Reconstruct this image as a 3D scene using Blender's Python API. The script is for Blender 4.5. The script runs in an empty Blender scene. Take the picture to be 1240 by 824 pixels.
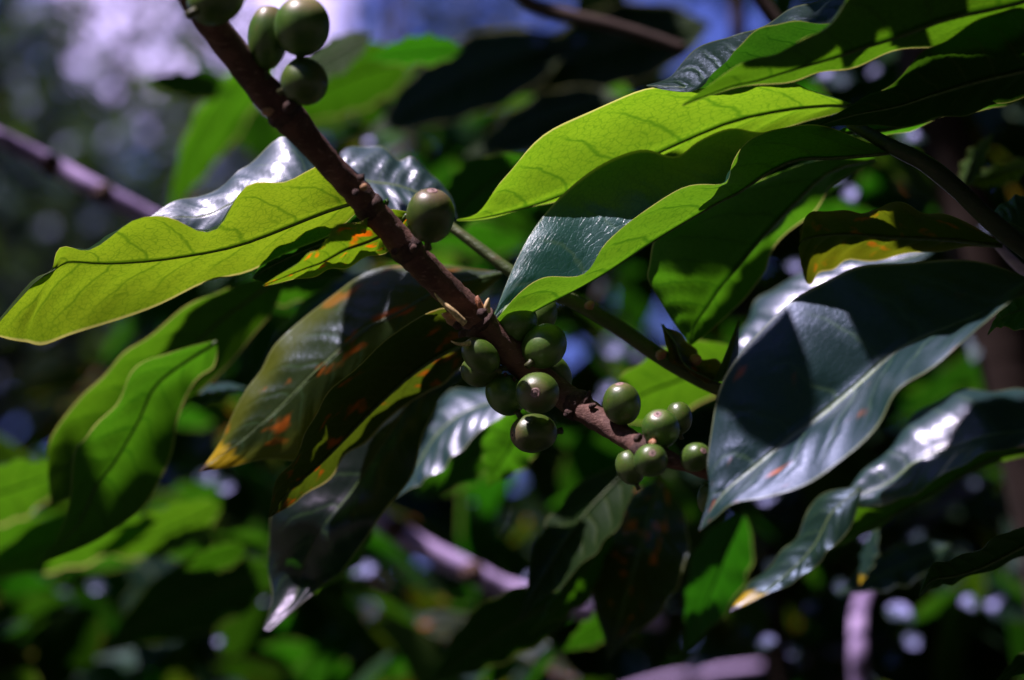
import bpy, bmesh, math, random
from mathutils import Vector, Matrix, noise
R = random.Random(7)
sc = bpy.context.scene
col = sc.collection

# ------------------------------------------------------------------ camera frame
FD = 0.62                       # focus distance, m
PITCH = math.radians(13)
CAM0 = Vector((0, 0, 1.55))
RT = Vector((1, 0, 0))
FW = Vector((0, math.cos(PITCH), math.sin(PITCH)))
UPV = Vector((0, -math.sin(PITCH), math.cos(PITCH)))
K0 = 0.5 / 1240.0               # width over distance = 0.5

def P(px, py, dz=0.0):
    """a place in the scene: across, up, and dz centimetres behind the focus plane"""
    d = FD + dz * 0.01
    return CAM0 + FW * d + RT * ((px - 620) * K0 * d) + UPV * ((412 - py) * K0 * d)

def camdir(x, y, z):            # right, up, forward
    return (RT * x + UPV * y + FW * z).normalized()

def topix(p):
    q = p - CAM0
    d = q.dot(FW)
    return 620 + q.dot(RT) / (K0 * d), 412 - q.dot(UPV) / (K0 * d), (d - FD) * 100

cam = bpy.data.cameras.new('camera'); camo = bpy.data.objects.new('camera', cam)
col.objects.link(camo)
camo.matrix_world = Matrix((
    (RT.x, UPV.x, -FW.x, CAM0.x), (RT.y, UPV.y, -FW.y, CAM0.y), (RT.z, UPV.z, -FW.z, CAM0.z), (0, 0, 0, 1)))
cam.sensor_width = 36; cam.lens = 72
cam.clip_start = 0.01; cam.clip_end = 4000
cam.dof.use_dof = True; cam.dof.focus_distance = FD + 0.002
cam.dof.aperture_fstop = 72 / 12.0
cam.dof.aperture_blades = 0
sc.camera = camo

# ------------------------------------------------------------------ light
SUN = camdir(-0.38, 0.89, -0.06)           # towards the sun
sun = bpy.data.lights.new('sun', 'SUN'); so = bpy.data.objects.new('sun', sun); col.objects.link(so)
so.rotation_euler = SUN.to_track_quat('Z', 'Y').to_euler()
so.location = (0, 0, 6)
sun.energy = 5.0; sun.angle = math.radians(0.5); sun.color = (1.0, 0.86, 0.94)
w = bpy.data.worlds.new('World'); sc.world = w; w.use_nodes = True
nt = w.node_tree; nt.nodes.clear()
sky = nt.nodes.new('ShaderNodeTexSky'); sky.sky_type = 'NISHITA'; sky.sun_disc = False
sky.sun_elevation = math.asin(SUN.z); sky.sun_rotation = math.atan2(SUN.x, SUN.y)
sky.ozone_density = 6.0; sky.dust_density = 0.6; sky.air_density = 1.0
bg = nt.nodes.new('ShaderNodeBackground'); bg.inputs[1].default_value = 0.05
# broken white cloud over the sky
tc = nt.nodes.new('ShaderNodeTexCoord')
mp = nt.nodes.new('ShaderNodeMapping'); mp.inputs['Scale'].default_value = (1, 1, 2.2); mp.inputs['Location'].default_value = (0.35, 0.1, 0.2)
nz = nt.nodes.new('ShaderNodeTexNoise'); nz.inputs['Scale'].default_value = 3.2; nz.inputs['Detail'].default_value = 6
rmp = nt.nodes.new('ShaderNodeValToRGB'); rmp.color_ramp.elements[0].position = 0.68; rmp.color_ramp.elements[1].position = 0.84
mx = nt.nodes.new('ShaderNodeMix'); mx.data_type = 'RGBA'
mx.inputs['B'].default_value = (16, 13, 24, 1)
nt.links.new(tc.outputs['Generated'], mp.inputs[0]); nt.links.new(mp.outputs[0], nz.inputs['Vector'])
# one bright cloud low over the wood, left of the branch
cdir = (P(245, 15) - CAM0).normalized()
dt = nt.nodes.new('ShaderNodeVectorMath'); dt.operation = 'DOT_PRODUCT'; dt.inputs[1].default_value = tuple(cdir)
cm = nt.nodes.new('ShaderNodeMapRange'); cm.inputs[1].default_value = 0.9945; cm.inputs[2].default_value = 0.9992; cm.inputs[3].default_value = 0.0; cm.inputs[4].default_value = 0.44
ad = nt.nodes.new('ShaderNodeMath'); ad.operation = 'ADD'
nt.links.new(tc.outputs['Generated'], dt.inputs[0]); nt.links.new(dt.outputs['Value'], cm.inputs[0])
nt.links.new(nz.outputs[0], ad.inputs[0]); nt.links.new(cm.outputs[0], ad.inputs[1])
nt.links.new(ad.outputs[0], rmp.inputs[0]); nt.links.new(rmp.outputs[0], mx.inputs['Factor'])
tint = nt.nodes.new('ShaderNodeMix'); tint.data_type = 'RGBA'; tint.blend_type = 'MULTIPLY'; tint.inputs['Factor'].default_value = 1
tint.inputs['B'].default_value = (0.95, 0.80, 1.7, 1)
nt.links.new(sky.outputs[0], tint.inputs['A']); nt.links.new(tint.outputs['Result'], mx.inputs['A']); nt.links.new(mx.outputs['Result'], bg.inputs[0])
ow = nt.nodes.new('ShaderNodeOutputWorld'); nt.links.new(bg.outputs[0], ow.inputs[0])
sc.view_settings.view_transform = 'Standard'; sc.view_settings.look = 'None'
sc.view_settings.gamma = 1; sc.view_settings.exposure = 0.9; sc.view_settings.use_curve_mapping = False
sc.render.engine = 'CYCLES'
sc.cycles.use_denoising = True
sc.cycles.max_bounces = 6; sc.cycles.diffuse_bounces = 2; sc.cycles.transmission_bounces = 4
sc.cycles.sample_clamp_indirect = 4

# ------------------------------------------------------------------ tagging
def tag(o, label=None, cat=None, group=None, kind=None):
    if label: o['label'] = label
    if cat: o['category'] = cat
    if group: o['group'] = group
    if kind: o['kind'] = kind
    return o

def link_mesh(name, verts, faces, mat, parent=None, smooth=True, uvs=None):
    me = bpy.data.meshes.new(name)
    me.from_pydata([tuple(v) for v in verts], [], faces)
    if uvs:
        ul = me.uv_layers.new(name='UVMap')
        for lp in me.loops:
            ul.data[lp.index].uv = uvs[lp.vertex_index]
    if smooth:
        me.polygons.foreach_set('use_smooth', [True] * len(me.polygons))
    me.materials.append(mat)
    me.update()
    o = bpy.data.objects.new(name, me); col.objects.link(o)
    if parent: o.parent = parent
    return o

# ------------------------------------------------------------------ node helper
class NT:
    def __init__(s, name):
        s.m = bpy.data.materials.new(name); s.m.use_nodes = True
        s.t = s.m.node_tree; s.t.nodes.clear()
    def n(s, kind, **kw):
        nd = s.t.nodes.new('ShaderNode' + kind)
        for k, v in kw.items(): setattr(nd, k, v)
        return nd
    def put(s, sock, v):
        if isinstance(v, bpy.types.NodeSocket): s.t.links.new(v, sock)
        elif isinstance(v, (tuple, list)) and len(v) == 3 and sock.type == 'RGBA': sock.default_value = (*v, 1)
        else: sock.default_value = v
    def math(s, op, a, b=0.0, c=None, clamp=False):
        nd = s.n('Math', operation=op, use_clamp=clamp)
        s.put(nd.inputs[0], a); s.put(nd.inputs[1], b)
        if c is not None: s.put(nd.inputs[2], c)
        return nd.outputs[0]
    def mix(s, f, a, b, blend='MIX'):
        nd = s.n('Mix', data_type='RGBA', blend_type=blend)
        s.put(nd.inputs['Factor'], f); s.put(nd.inputs['A'], a); s.put(nd.inputs['B'], b)
        return nd.outputs['Result']
    def ramp(s, v, lo, hi, a=0.0, b=1.0):
        nd = s.n('MapRange', interpolation_type='SMOOTHSTEP')
        s.put(nd.inputs[0], v); nd.inputs[1].default_value = lo; nd.inputs[2].default_value = hi
        nd.inputs[3].default_value = a; nd.inputs[4].default_value = b
        return nd.outputs[0]
    def noise(s, vec, scale, detail=3, rough=0.5, dims='3D', wv=None):
        nd = s.n('TexNoise', noise_dimensions=dims)
        if vec is not None: s.put(nd.inputs['Vector'], vec)
        if wv is not None: s.put(nd.inputs['W'], wv)
        nd.inputs['Scale'].default_value = scale; nd.inputs['Detail'].default_value = detail
        nd.inputs['Roughness'].default_value = rough
        return nd.outputs[0]
    def out(s, sh):
        o = s.n('OutputMaterial'); s.t.links.new(sh, o.inputs[0]); return s.m

def leaf_mat(name, top=(0.018, 0.05, 0.016), under=(0.045, 0.085, 0.02), trans=(0.42, 0.56, 0.015),
             tmix=0.55, rough=0.30, spec=0.6, spots=0.0, spotcol=(0.45, 0.10, 0.005), yellow=0.0, rim=0.5,
             nveins=9.0, brown=0.0, coat=0.0, tipbrown=0.0, urough=0.5, bump=0.5, sheen=(0.50, 0.66, 1.0), crough=0.2, midtop=(0.20, 0.27, 0.14)):
    """a coffee leaf: waxy above, matt below, letting light through; veins, cells, blotches and margin follow the leaf's own UV"""
    T = NT(name)
    uv = T.n('UVMap', uv_map='UVMap')
    sx = T.n('SeparateXYZ'); T.put(sx.inputs[0], uv.outputs[0])
    u = sx.outputs[0]; v = T.math('MULTIPLY_ADD', sx.outputs[1], 2.0, -1.0)
    av = T.math('ABSOLUTE', v)
    side = T.math('GREATER_THAN', v, 0.0)
    oi = T.n('ObjectInfo'); rnd = oi.outputs['Random']
    # lateral veins, bowed towards the tip
    bow = T.math('POWER', av, 1.35)
    x = T.math('MULTIPLY', u, nveins)
    x = T.math('SUBTRACT', x, T.math('MULTIPLY', bow, 1.55))
    x = T.math('ADD', x, T.math('MULTIPLY', side, 0.37))
    wob = T.noise(uv.outputs[0], 7.0, 2)
    x = T.math('ADD', x, T.math('MULTIPLY', T.math('SUBTRACT', wob, 0.5), 0.5))
    fr = T.math('ABSOLUTE', T.math('SUBTRACT', T.math('FRACT', x), 0.5))
    fade = T.ramp(av, 0.55, 0.95, 1.0, 0.0)
    vein = T.math('MULTIPLY', T.ramp(fr, 0.0, 0.075, 1.0, 0.0), fade)
    soft = T.math('MULTIPLY', T.ramp(fr, 0.0, 0.24, 1.0, 0.0), fade)
    mid = T.ramp(av, 0.012, 0.05, 1.0, 0.0)
    # net of small veins
    cmb = T.n('CombineXYZ'); T.put(cmb.inputs[0], T.math('MULTIPLY', u, 3.2)); T.put(cmb.inputs[1], v); T.put(cmb.inputs[2], T.math('MULTIPLY', rnd, 9.0))
    vor = T.n('TexVoronoi', feature='DISTANCE_TO_EDGE'); T.put(vor.inputs['Vector'], cmb.outputs[0]); vor.inputs['Scale'].default_value = 17.0
    net = T.ramp(vor.outputs[0], 0.0, 0.09, 1.0, 0.0)
    vor2 = T.n('TexVoronoi', feature='DISTANCE_TO_EDGE'); T.put(vor2.inputs['Vector'], cmb.outputs[0]); vor2.inputs['Scale'].default_value = 38.0
    net2 = T.ramp(vor2.outputs[0], 0.0, 0.12, 1.0, 0.0)
    big = T.noise(cmb.outputs[0], 2.2, 3, 0.55)
    fine = T.noise(cmb.outputs[0], 60.0, 2, 0.6)
    # colours
    tr = T.mix(T.math('MULTIPLY', big, 0.7), trans, tuple(a * b for a, b in zip(trans, (0.62, 0.85, 0.6))))
    dk = tuple(c * k for c, k in zip(trans, (0.22, 0.42, 0.3)))
    tr = T.mix(T.math('MULTIPLY', net2, 0.24), tr, dk)
    tr = T.mix(T.math('MULTIPLY', net, 0.5), tr, dk)
    tr = T.mix(T.math('MULTIPLY', vein, 0.68), tr, dk)
    tr = T.mix(T.math('MULTIPLY', mid, 0.85), tr, tuple(c * 0.6 for c in dk))
    tp = T.mix(T.math('MULTIPLY', big, 0.6), top, tuple(c * 1.7 for c in top))
    tp = T.mix(T.math('MULTIPLY', vein, 0.45), tp, (0.06, 0.12, 0.045))
    tp = T.mix(T.math('MULTIPLY', mid, 0.8), tp, midtop)
    un = T.mix(T.math('MULTIPLY', vein, 0.35), under, (0.10, 0.14, 0.04))
    if spots:
        nzs = T.noise(cmb.outputs[0], 3.0, 2, 0.5)
        sp = T.ramp(nzs, 0.66 - 0.14 * spots, 0.80 - 0.14 * spots)
        tr = T.mix(sp, tr, spotcol); tp = T.mix(sp, tp, (0.42, 0.11, 0.012)); un = T.mix(sp, un, (0.28, 0.09, 0.015))
    if yellow:
        ye = T.math('MULTIPLY', T.ramp(T.math('ADD', av, T.math('MULTIPLY', u, 0.5)), 0.6, 1.1), yellow)
        tr = T.mix(ye, tr, (0.26, 0.26, 0.006)); tp = T.mix(ye, tp, (0.13, 0.15, 0.01)); un = T.mix(ye, un, (0.3, 0.2, 0.01))
    if tipbrown:
        tb = T.ramp(T.math('ADD', u, T.math('MULTIPLY', big, 0.08)), 1.03 - tipbrown * 2.2, 1.03 - tipbrown * 1.6)
        tr = T.mix(tb, tr, (0.8, 0.50, 0.005)); tp = T.mix(tb, tp, (0.42, 0.29, 0.01)); un = T.mix(tb, un, (0.42, 0.28, 0.01))
        tb = T.ramp(T.math('ADD', u, T.math('MULTIPLY', big, 0.06)), 1.03 - tipbrown * 0.85, 1.03 - tipbrown * 0.6)
        tr = T.mix(tb, tr, (0.08, 0.015, 0.004)); tp = T.mix(tb, tp, (0.05, 0.015, 0.008)); un = T.mix(tb, un, (0.06, 0.015, 0.008))
    if brown:
        tr = T.mix(brown, tr, (0.16, 0.07, 0.008)); un = T.mix(brown, un, (0.06, 0.035, 0.01)); tp = T.mix(brown, tp, (0.05, 0.035, 0.012))
    rimf = T.math('MULTIPLY', T.ramp(av, 0.955, 0.985), rim)
    tr = T.mix(rimf, tr, (0.75, 0.62, 0.20)); un = T.mix(rimf, un, (0.30, 0.30, 0.10)); tp = T.mix(rimf, tp, (0.28, 0.32, 0.12))
    # each leaf a little different
    hsv = T.n('HueSaturation'); T.put(hsv.inputs['Hue'], T.math('MULTIPLY_ADD', rnd, 0.025, 0.4875)); hsv.inputs['Saturation'].default_value = 1
    T.put(hsv.inputs['Value'], T.math('MULTIPLY_ADD', rnd, 0.35, 0.82)); T.put(hsv.inputs['Color'], tr)
    geo = T.n('NewGeometry'); back = geo.outputs['Backfacing']
    base = T.mix(back, tp, un)
    rgh = T.math('MULTIPLY_ADD', back, urough - rough, rough)
    rgh = T.math('MULTIPLY_ADD', T.math('SUBTRACT', big, 0.5), 0.16, rgh)
    # relief
    h = T.math('MULTIPLY', soft, -0.8)
    h = T.math('ADD', h, T.math('MULTIPLY', mid, -1.0))
    h = T.math('ADD', h, T.math('MULTIPLY', net, -0.07))
    h = T.math('ADD', h, T.math('MULTIPLY', big, 0.9))
    h = T.math('ADD', h, T.math('MULTIPLY', fine, 0.16))
    h = T.math('MULTIPLY', h, T.math('MULTIPLY_ADD', back, -2.0, 1.0))
    bmp = T.n('Bump'); T.put(bmp.inputs['Height'], h); bmp.inputs['Strength'].default_value = bump; bmp.inputs['Distance'].default_value = 0.0008
    pb = T.n('BsdfPrincipled'); T.put(pb.inputs['Base Color'], base); T.put(pb.inputs['Roughness'], rgh)
    pb.inputs['IOR'].default_value = 1.45
    T.put(pb.inputs['Specular IOR Level'], T.math('MULTIPLY_ADD', back, 0.16 - spec, spec)); T.put(pb.inputs['Normal'], bmp.outputs[0])
    T.put(pb.inputs['Specular Tint'], T.mix(back, sheen, (0.30, 0.42, 0.34)))  # bluish cast of the highlights put into the tint, undersides dimmed against sky
    if coat:
        T.put(pb.inputs['Coat Weight'], T.math('MULTIPLY_ADD', back, -coat, coat)); pb.inputs['Coat Roughness'].default_value = crough; T.put(pb.inputs['Coat Normal'], bmp.outputs[0])
    tl = T.n('BsdfTranslucent'); T.put(tl.inputs[0], hsv.outputs[0])
    ms = T.n('MixShader'); ms.inputs[0].default_value = tmix
    T.t.links.new(pb.outputs[0], ms.inputs[1]); T.t.links.new(tl.outputs[0], ms.inputs[2])
    return T.out(ms.outputs[0])
# ------------------------------------------------------------------ leaf geometry
def cr(p, t):
    """Catmull-Rom through a list of tuples, t in 0..len-1"""
    i = min(int(t), len(p) - 2); f = t - i
    g = lambda k: p[max(0, min(len(p) - 1, k))]
    a, b, c, d = g(i - 1), g(i), g(i + 1), g(i + 2)
    return tuple(0.5 * (2 * B + (C - A) * f + (2 * A - 5 * B + 4 * C - D) * f * f + (3 * B - A - 3 * C + D) * f ** 3) for A, B, C, D in zip(a, b, c, d))

def tube(pts, rads, seg=8, cap=True):
    vs, fs = [], []
    n = len(pts)
    prev = None
    for i, p in enumerate(pts):
        t = (pts[min(i + 1, n - 1)] - pts[max(i - 1, 0)]).normalized()
        if prev is None:
            a = t.orthogonal().normalized()
        else:
            a = (prev - t * prev.dot(t)).normalized()
        prev = a; b = t.cross(a)
        for k in range(seg):
            th = 2 * math.pi * k / seg
            vs.append(p + (a * math.cos(th) + b * math.sin(th)) * rads[i])
    for i in range(n - 1):
        for k in range(seg):
            k2 = (k + 1) % seg
            fs.append((i * seg + k, i * seg + k2, (i + 1) * seg + k2, (i + 1) * seg + k))
    if cap:
        fs.append(tuple(range(seg))[::-1]); fs.append(tuple((n - 1) * seg + k for k in range(seg)))
    return vs, fs

def blade(st, see='under', N=44, M=8, bulge=0.10, quilt=0.00035, nv=9.0, seed=0, conv=P, ripple=0.0007, ruffle=0.0009):
    """st: list of (L, M, R) stations from stalk to tip; see: which face the L half turns to the camera"""
    grid, uvs = [], []
    for i in range(N + 1):
        u = i / N; t = u * (len(st) - 1)
        l, m, r = (cr([s[k] for s in st], t) for k in range(3))
        l, m, r = conv(*l), conv(*m), conv(*r)
        row = []
        for j in range(-M, M + 1):
            e = l if j < 0 else r; a = abs(j) / M
            p = m.lerp(e, a)
            row.append(p)
        grid.append(row); uvs.append([(u, 0.5 + 0.5 * j / M) for j in range(-M, M + 1)])
    W = 2 * M + 1
    out = []
    # normals of the ruled sheet, used to belly each half and quilt it between the veins
    def nrm(i, j):
        a = grid[min(i + 1, N)][j] - grid[max(i - 1, 0)][j]
        jl, jr = (max(j - 1, 0), min(j + 1, M)) if j < M else ((max(j - 1, M), min(j + 1, W - 1)) if j > M else (M - 1, M + 1))
        b = grid[i][jr] - grid[i][jl]
        c = a.cross(b)
        return c.normalized() if c.length > 1e-14 else None
    s = 0
    for i in range(4, N - 3):
        c = nrm(i, M // 2)
        if c: s += c.dot((grid[i][M // 2] - CAM0).normalized())
    flip = (s > 0) == (see == 'top')       # front face must be the upper side
    sg = -1 if flip else 1
    for i in range(N + 1):
        for j in range(W):
            v = (j - M) / M; av = abs(v)
            c = nrm(i, j); p = grid[i][j].copy()
            if c:
                wd = (grid[i][0] - grid[i][M]).length if j < M else (grid[i][W - 1] - grid[i][M]).length
                x = (i / N) * nv - 1.55 * av ** 1.35 + (0.37 if j > M else 0)
                q = quilt * math.cos(2 * math.pi * x) * math.sin(math.pi * min(1, av)) * -1
                nzv = noise.noise(Vector((i / N * 5, v * 1.5, seed * 3.7))) * ripple * min(1, wd / 0.012)
                ph = seed * 1.7 + (2.1 if j > M else 0)
                nzv += ruffle * av ** 2.5 * math.sin(i / N * 30 + ph + 2.5 * noise.noise(Vector((i / N * 4, ph, 0)))) * math.sin(math.pi * min(1, max(0, i / N))) * min(1, wd / 0.012)
                p += c * sg * (bulge * wd * math.sin(math.pi * av) + q * min(1, wd / 0.012) + nzv)
            out.append(p)
    fs = []
    for i in range(N):
        for j in range(W - 1):
            a, b, c, d = i * W + j, i * W + j + 1, (i + 1) * W + j + 1, (i + 1) * W + j
            fs.append((a, d, c, b) if not flip else (a, b, c, d))
    # grid normal a x b with a along u and b along v  ->  face (a, d, c, b) points along it
    mids = [out[i * W + M] for i in range(N + 1)]
    nm = [(nrm(i, M) or UPV) * sg for i in range(N + 1)]
    uvl = [x for r in uvs for x in r]
    return out, fs, uvl, mids, nm

def centred(vs):
    c = sum(vs, Vector()) / len(vs)
    return [v - c for v in vs], c

LEAVES = []
def add_leaf(st, mat, label, see='under', group='leaves of the coffee shrub', name='coffee_leaf', rib=0.0007, petiole=None, cat='leaf', N=44, M=8, bulge=0.10, seed=None, stemmat=None, quilt=0.00055, ripple=0.0007):
    seed = len(LEAVES) if seed is None else seed
    vs, fs, uv, mids, nm = blade(st, see, N=N, M=M, bulge=bulge, seed=seed, quilt=quilt, ripple=ripple)
    c = mids[0].copy()
    o = link_mesh(name, [v - c for v in vs], fs, mat, uvs=uv)
    o.location = c
    tag(o, label, cat, group)
    if rib:
        n = len(mids) - 1
        pts = [mids[i] - nm[i] * rib * 0.55 * (1 - 0.8 * i / n) - c for i in range(0, n + 1, 2)]
        rd = [rib * (1 - 0.85 * i / n) for i in range(0, n + 1, 2)]
        v2, f2 = tube(pts, rd, 6)
        link_mesh('midrib', v2, f2, stemmat or MAT['rib'], parent=o)
    if petiole:
        pp = [P(*q) for q in petiole]
        pts = [Vector(cr([tuple(x) for x in pp], t * (len(pp) - 1) / 8)) - c for t in range(9)]
        v2, f2 = tube(pts, [rib * 1.5 + 0.0003 * abs(t - 4) / 4 for t in range(9)], 8)
        link_mesh('petiole', v2, f2, stemmat or MAT['petiole'], parent=o)
    LEAVES.append(o)
    return o

def simple(base, tip, wl, wr=None, bend=0.0, dl=0.0, dr=0.0, wave=0.0, n=9, sharp=1.0, ph=0.0, sag=0.0):
    """stations of a plain lance-shaped leaf; wl, wr: half widths in picture units, dl, dr: how far each margin lies behind the midrib (cm)"""
    wr = wl if wr is None else wr
    dx, dy = tip[0] - base[0], tip[1] - base[1]; L = math.hypot(dx, dy); dx /= L; dy /= L
    lx, ly = -dy, dx
    st = []
    for i in range(n):
        u = i / (n - 1)
        pr = math.sin(math.pi * u ** 0.82) ** 0.85 * (1 - 0.25 * u ** 3) if 0 < u < 1 else 0.02
        if u > 0.86: pr *= 0.75
        b = bend * math.sin(math.pi * u)
        mx_ = base[0] + dx * L * u + lx * b; my_ = base[1] + dy * L * u + ly * b
        mz = base[2] + (tip[2] - base[2]) * u + sag * math.sin(math.pi * u)
        wv = 1 + wave * math.sin(u * 15 + ph); wv2 = 1 + wave * math.sin(u * 13 + 2 + ph)
        zz = wave * 1.6 * math.sin(u * 15 + ph + 1); zz2 = wave * 1.6 * math.sin(u * 13 + 3 + ph)
        st.append(((mx_ + lx * wl * pr * wv, my_ + ly * wl * pr * wv, mz + (dl + zz) * pr), (mx_, my_, mz),
                   (mx_ - lx * wr * pr * wv2, my_ - ly * wr * pr * wv2, mz + (dr + zz2) * pr)))
    return st

def tilt(st, kl, kr, km=1.0):
    """steepen or flatten the two halves of a leaf: scales how far each margin lies behind the midrib, and the midrib's own run in depth"""
    m0 = st[-1][1][2]; out = []
    for l, m, r in st:
        mz = m0 + (m[2] - m0) * km
        out.append(((l[0], l[1], mz + (l[2] - m[2]) * kl), (m[0], m[1], mz), (r[0], r[1], mz + (r[2] - m[2]) * kr)))
    return out
# ------------------------------------------------------------------ materials of the near branch
MAT = {}
def bark_mat(name, c1, c2, c3, rough=0.75, scale=900, stretch=0.25):
    T = NT(name)
    tcn = T.n('TexCoord'); ob = tcn.outputs['Object']
    mpp = T.n('Mapping'); T.put(mpp.inputs[0], ob); mpp.inputs['Rotation'].default_value = (0, math.radians(40), 0); mpp.inputs['Scale'].default_value = (stretch, 1, 1)
    a = T.noise(mpp.outputs[0], scale, 5, 0.65); b = T.noise(ob, scale * 0.16, 4, 0.6); c = T.noise(mpp.outputs[0], scale * 2.7, 3, 0.6)
    k = T.mix(T.ramp(b, 0.38, 0.66), c1, c2); k = T.mix(T.ramp(a, 0.55, 0.72, 0, 0.75), k, c3)
    k = T.mix(T.ramp(c, 0.62, 0.75, 0, 0.4), k, tuple(x * 0.25 for x in c1))
    h = T.math('ADD', T.math('MULTIPLY', a, 1.0), T.math('MULTIPLY', c, 0.4))
    bm = T.n('Bump'); T.put(bm.inputs['Height'], h); bm.inputs['Strength'].default_value = 0.7; bm.inputs['Distance'].default_value = 0.0008
    p = T.n('BsdfPrincipled'); T.put(p.inputs['Base Color'], k); p.inputs['Roughness'].default_value = rough; T.put(p.inputs['Normal'], bm.outputs[0])
    p.inputs['Specular IOR Level'].default_value = 0.35
    return T.out(p.outputs[0])
MAT['bark'] = bark_mat('branch_bark', (0.075, 0.033, 0.026), (0.14, 0.066, 0.050), (0.26, 0.155, 0.12))
MAT['node'] = bark_mat('node_bark', (0.035, 0.016, 0.014), (0.08, 0.04, 0.03), (0.16, 0.09, 0.07), scale=1500, stretch=1)
MAT['bud'] = bark_mat('bud_skin', (0.30, 0.12, 0.06), (0.42, 0.24, 0.12), (0.5, 0.32, 0.26), rough=0.5, scale=700, stretch=0.6)
MAT['greenstem'] = bark_mat('green_stem', (0.05, 0.075, 0.02), (0.08, 0.10, 0.03), (0.10, 0.07, 0.035), rough=0.45, scale=500)
MAT['darkstem'] = bark_mat('dark_green_stem', (0.018, 0.026, 0.012), (0.03, 0.038, 0.015), (0.04, 0.03, 0.02), rough=0.5, scale=400)
MAT['greybark'] = bark_mat('pale_bark', (0.20, 0.14, 0.28), (0.50, 0.37, 0.66), (0.60, 0.47, 0.72), rough=0.8, scale=110)  # lilac cast of the light put into pale grey bark
MAT['brownbark'] = bark_mat('trunk_bark', (0.025, 0.015, 0.012), (0.05, 0.03, 0.024), (0.08, 0.055, 0.045), rough=0.85, scale=60)

def flat_mat(name, c, rough=0.5, sss=0.0, spec=0.4):
    T = NT(name)
    ob = T.n('TexCoord').outputs['Object']
    k = T.mix(T.ramp(T.noise(ob, 900, 3), 0.35, 0.65), tuple(x * 0.7 for x in c), tuple(x * 1.25 for x in c))
    p = T.n('BsdfPrincipled'); T.put(p.inputs['Base Color'], k); p.inputs['Roughness'].default_value = rough
    p.inputs['Specular IOR Level'].default_value = spec
    return T.out(p.outputs[0])
MAT['rib'] = flat_mat('midrib_green', (0.05, 0.085, 0.02), 0.45)
MAT['paleRib'] = flat_mat('midrib_pale_green', (0.14, 0.19, 0.07), 0.4)
MAT['petiole'] = flat_mat('petiole_green', (0.035, 0.055, 0.018), 0.45)
MAT['calyx'] = flat_mat('calyx_scar', (0.26, 0.16, 0.15), 0.55)
MAT['calyxdark'] = flat_mat('calyx_pit', (0.05, 0.03, 0.028), 0.7)
MAT['stalk'] = flat_mat('cherry_stalk', (0.05, 0.055, 0.018), 0.5)
MAT['dry'] = flat_mat('dry_bract', (0.55, 0.40, 0.20), 0.6)

def cherry_mat():
    T = NT('green_cherry_skin')
    tcn = T.n('TexCoord'); ob = tcn.outputs['Object']; oi = T.n('ObjectInfo')
    n1 = T.noise(ob, 160, 4, 0.6); n2 = T.noise(ob, 1400, 2, 0.5); n3 = T.noise(ob, 420, 3)
    k = T.mix(T.ramp(n1, 0.3, 0.7), (0.034, 0.082, 0.008), (0.060, 0.115, 0.013))
    k = T.mix(T.ramp(n2, 0.60, 0.74, 0, 0.45), k, (0.12, 0.16, 0.04))
    sx = T.n('SeparateXYZ'); T.put(sx.inputs[0], ob)
    end = T.ramp(sx.outputs[2], 0.0042, 0.0074)          # the flower end is paler, tinged brown
    k = T.mix(T.math('MULTIPLY', end, 0.5), k, (0.26, 0.17, 0.11))
    k = T.mix(T.ramp(n3, 0.66, 0.72, 0, 0.4), k, (0.11, 0.075, 0.03))
    h = T.n('HueSaturation'); T.put(h.inputs['Color'], k); T.put(h.inputs['Hue'], T.math('MULTIPLY_ADD', oi.outputs['Random'], 0.03, 0.475))
    T.put(h.inputs['Value'], T.math('MULTIPLY_ADD', oi.outputs['Random'], 0.4, 0.8))
    bm = T.n('Bump'); T.put(bm.inputs['Height'], T.math('ADD', n2, T.math('MULTIPLY', n1, 1.5))); bm.inputs['Strength'].default_value = 0.15; bm.inputs['Distance'].default_value = 0.0003
    p = T.n('BsdfPrincipled'); T.put(p.inputs['Base Color'], h.outputs[0]); p.inputs['Roughness'].default_value = 0.40
    p.inputs['Specular IOR Level'].default_value = 0.65
    p.inputs['Subsurface Weight'].default_value = 0.25; p.inputs['Subsurface Radius'].default_value = (0.5, 1.0, 0.1); p.inputs['Subsurface Scale'].default_value = 0.003
    T.put(p.inputs['Normal'], bm.outputs[0])
    return T.out(p.outputs[0])
MAT['cherry'] = cherry_mat()

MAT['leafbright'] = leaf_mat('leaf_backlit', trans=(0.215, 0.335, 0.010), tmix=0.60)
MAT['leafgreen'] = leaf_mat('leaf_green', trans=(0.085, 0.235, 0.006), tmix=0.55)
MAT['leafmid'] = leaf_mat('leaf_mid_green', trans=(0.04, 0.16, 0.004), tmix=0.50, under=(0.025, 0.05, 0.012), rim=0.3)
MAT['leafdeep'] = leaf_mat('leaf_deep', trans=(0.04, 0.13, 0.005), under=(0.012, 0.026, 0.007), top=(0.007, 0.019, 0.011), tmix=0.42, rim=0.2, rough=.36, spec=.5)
MAT['leaffold'] = leaf_mat('leaf_folded', bump=0.45, sheen=(0.40, 0.72, 0.85), top=(0.006, 0.042, 0.032), trans=(0.14, 0.28, 0.009), under=(0.03, 0.06, 0.014), tmix=0.45, rough=0.42, spec=0.40, coat=0.30)
MAT['leafgloss'] = leaf_mat('leaf_waxy', bump=0.22, top=(0.012, 0.036, 0.028), trans=(0.08, 0.18, 0.006), tmix=0.3, rough=0.40, spec=0.9, coat=0.6)
MAT['leafglare'] = leaf_mat('leaf_glaring', bump=0.16, crough=0.26, top=(0.012, 0.036, 0.034), trans=(0.08, 0.18, 0.006), tmix=0.22, rough=0.42, spec=1.0, coat=0.6, sheen=(0.62, 0.64, 1.0))
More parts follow.
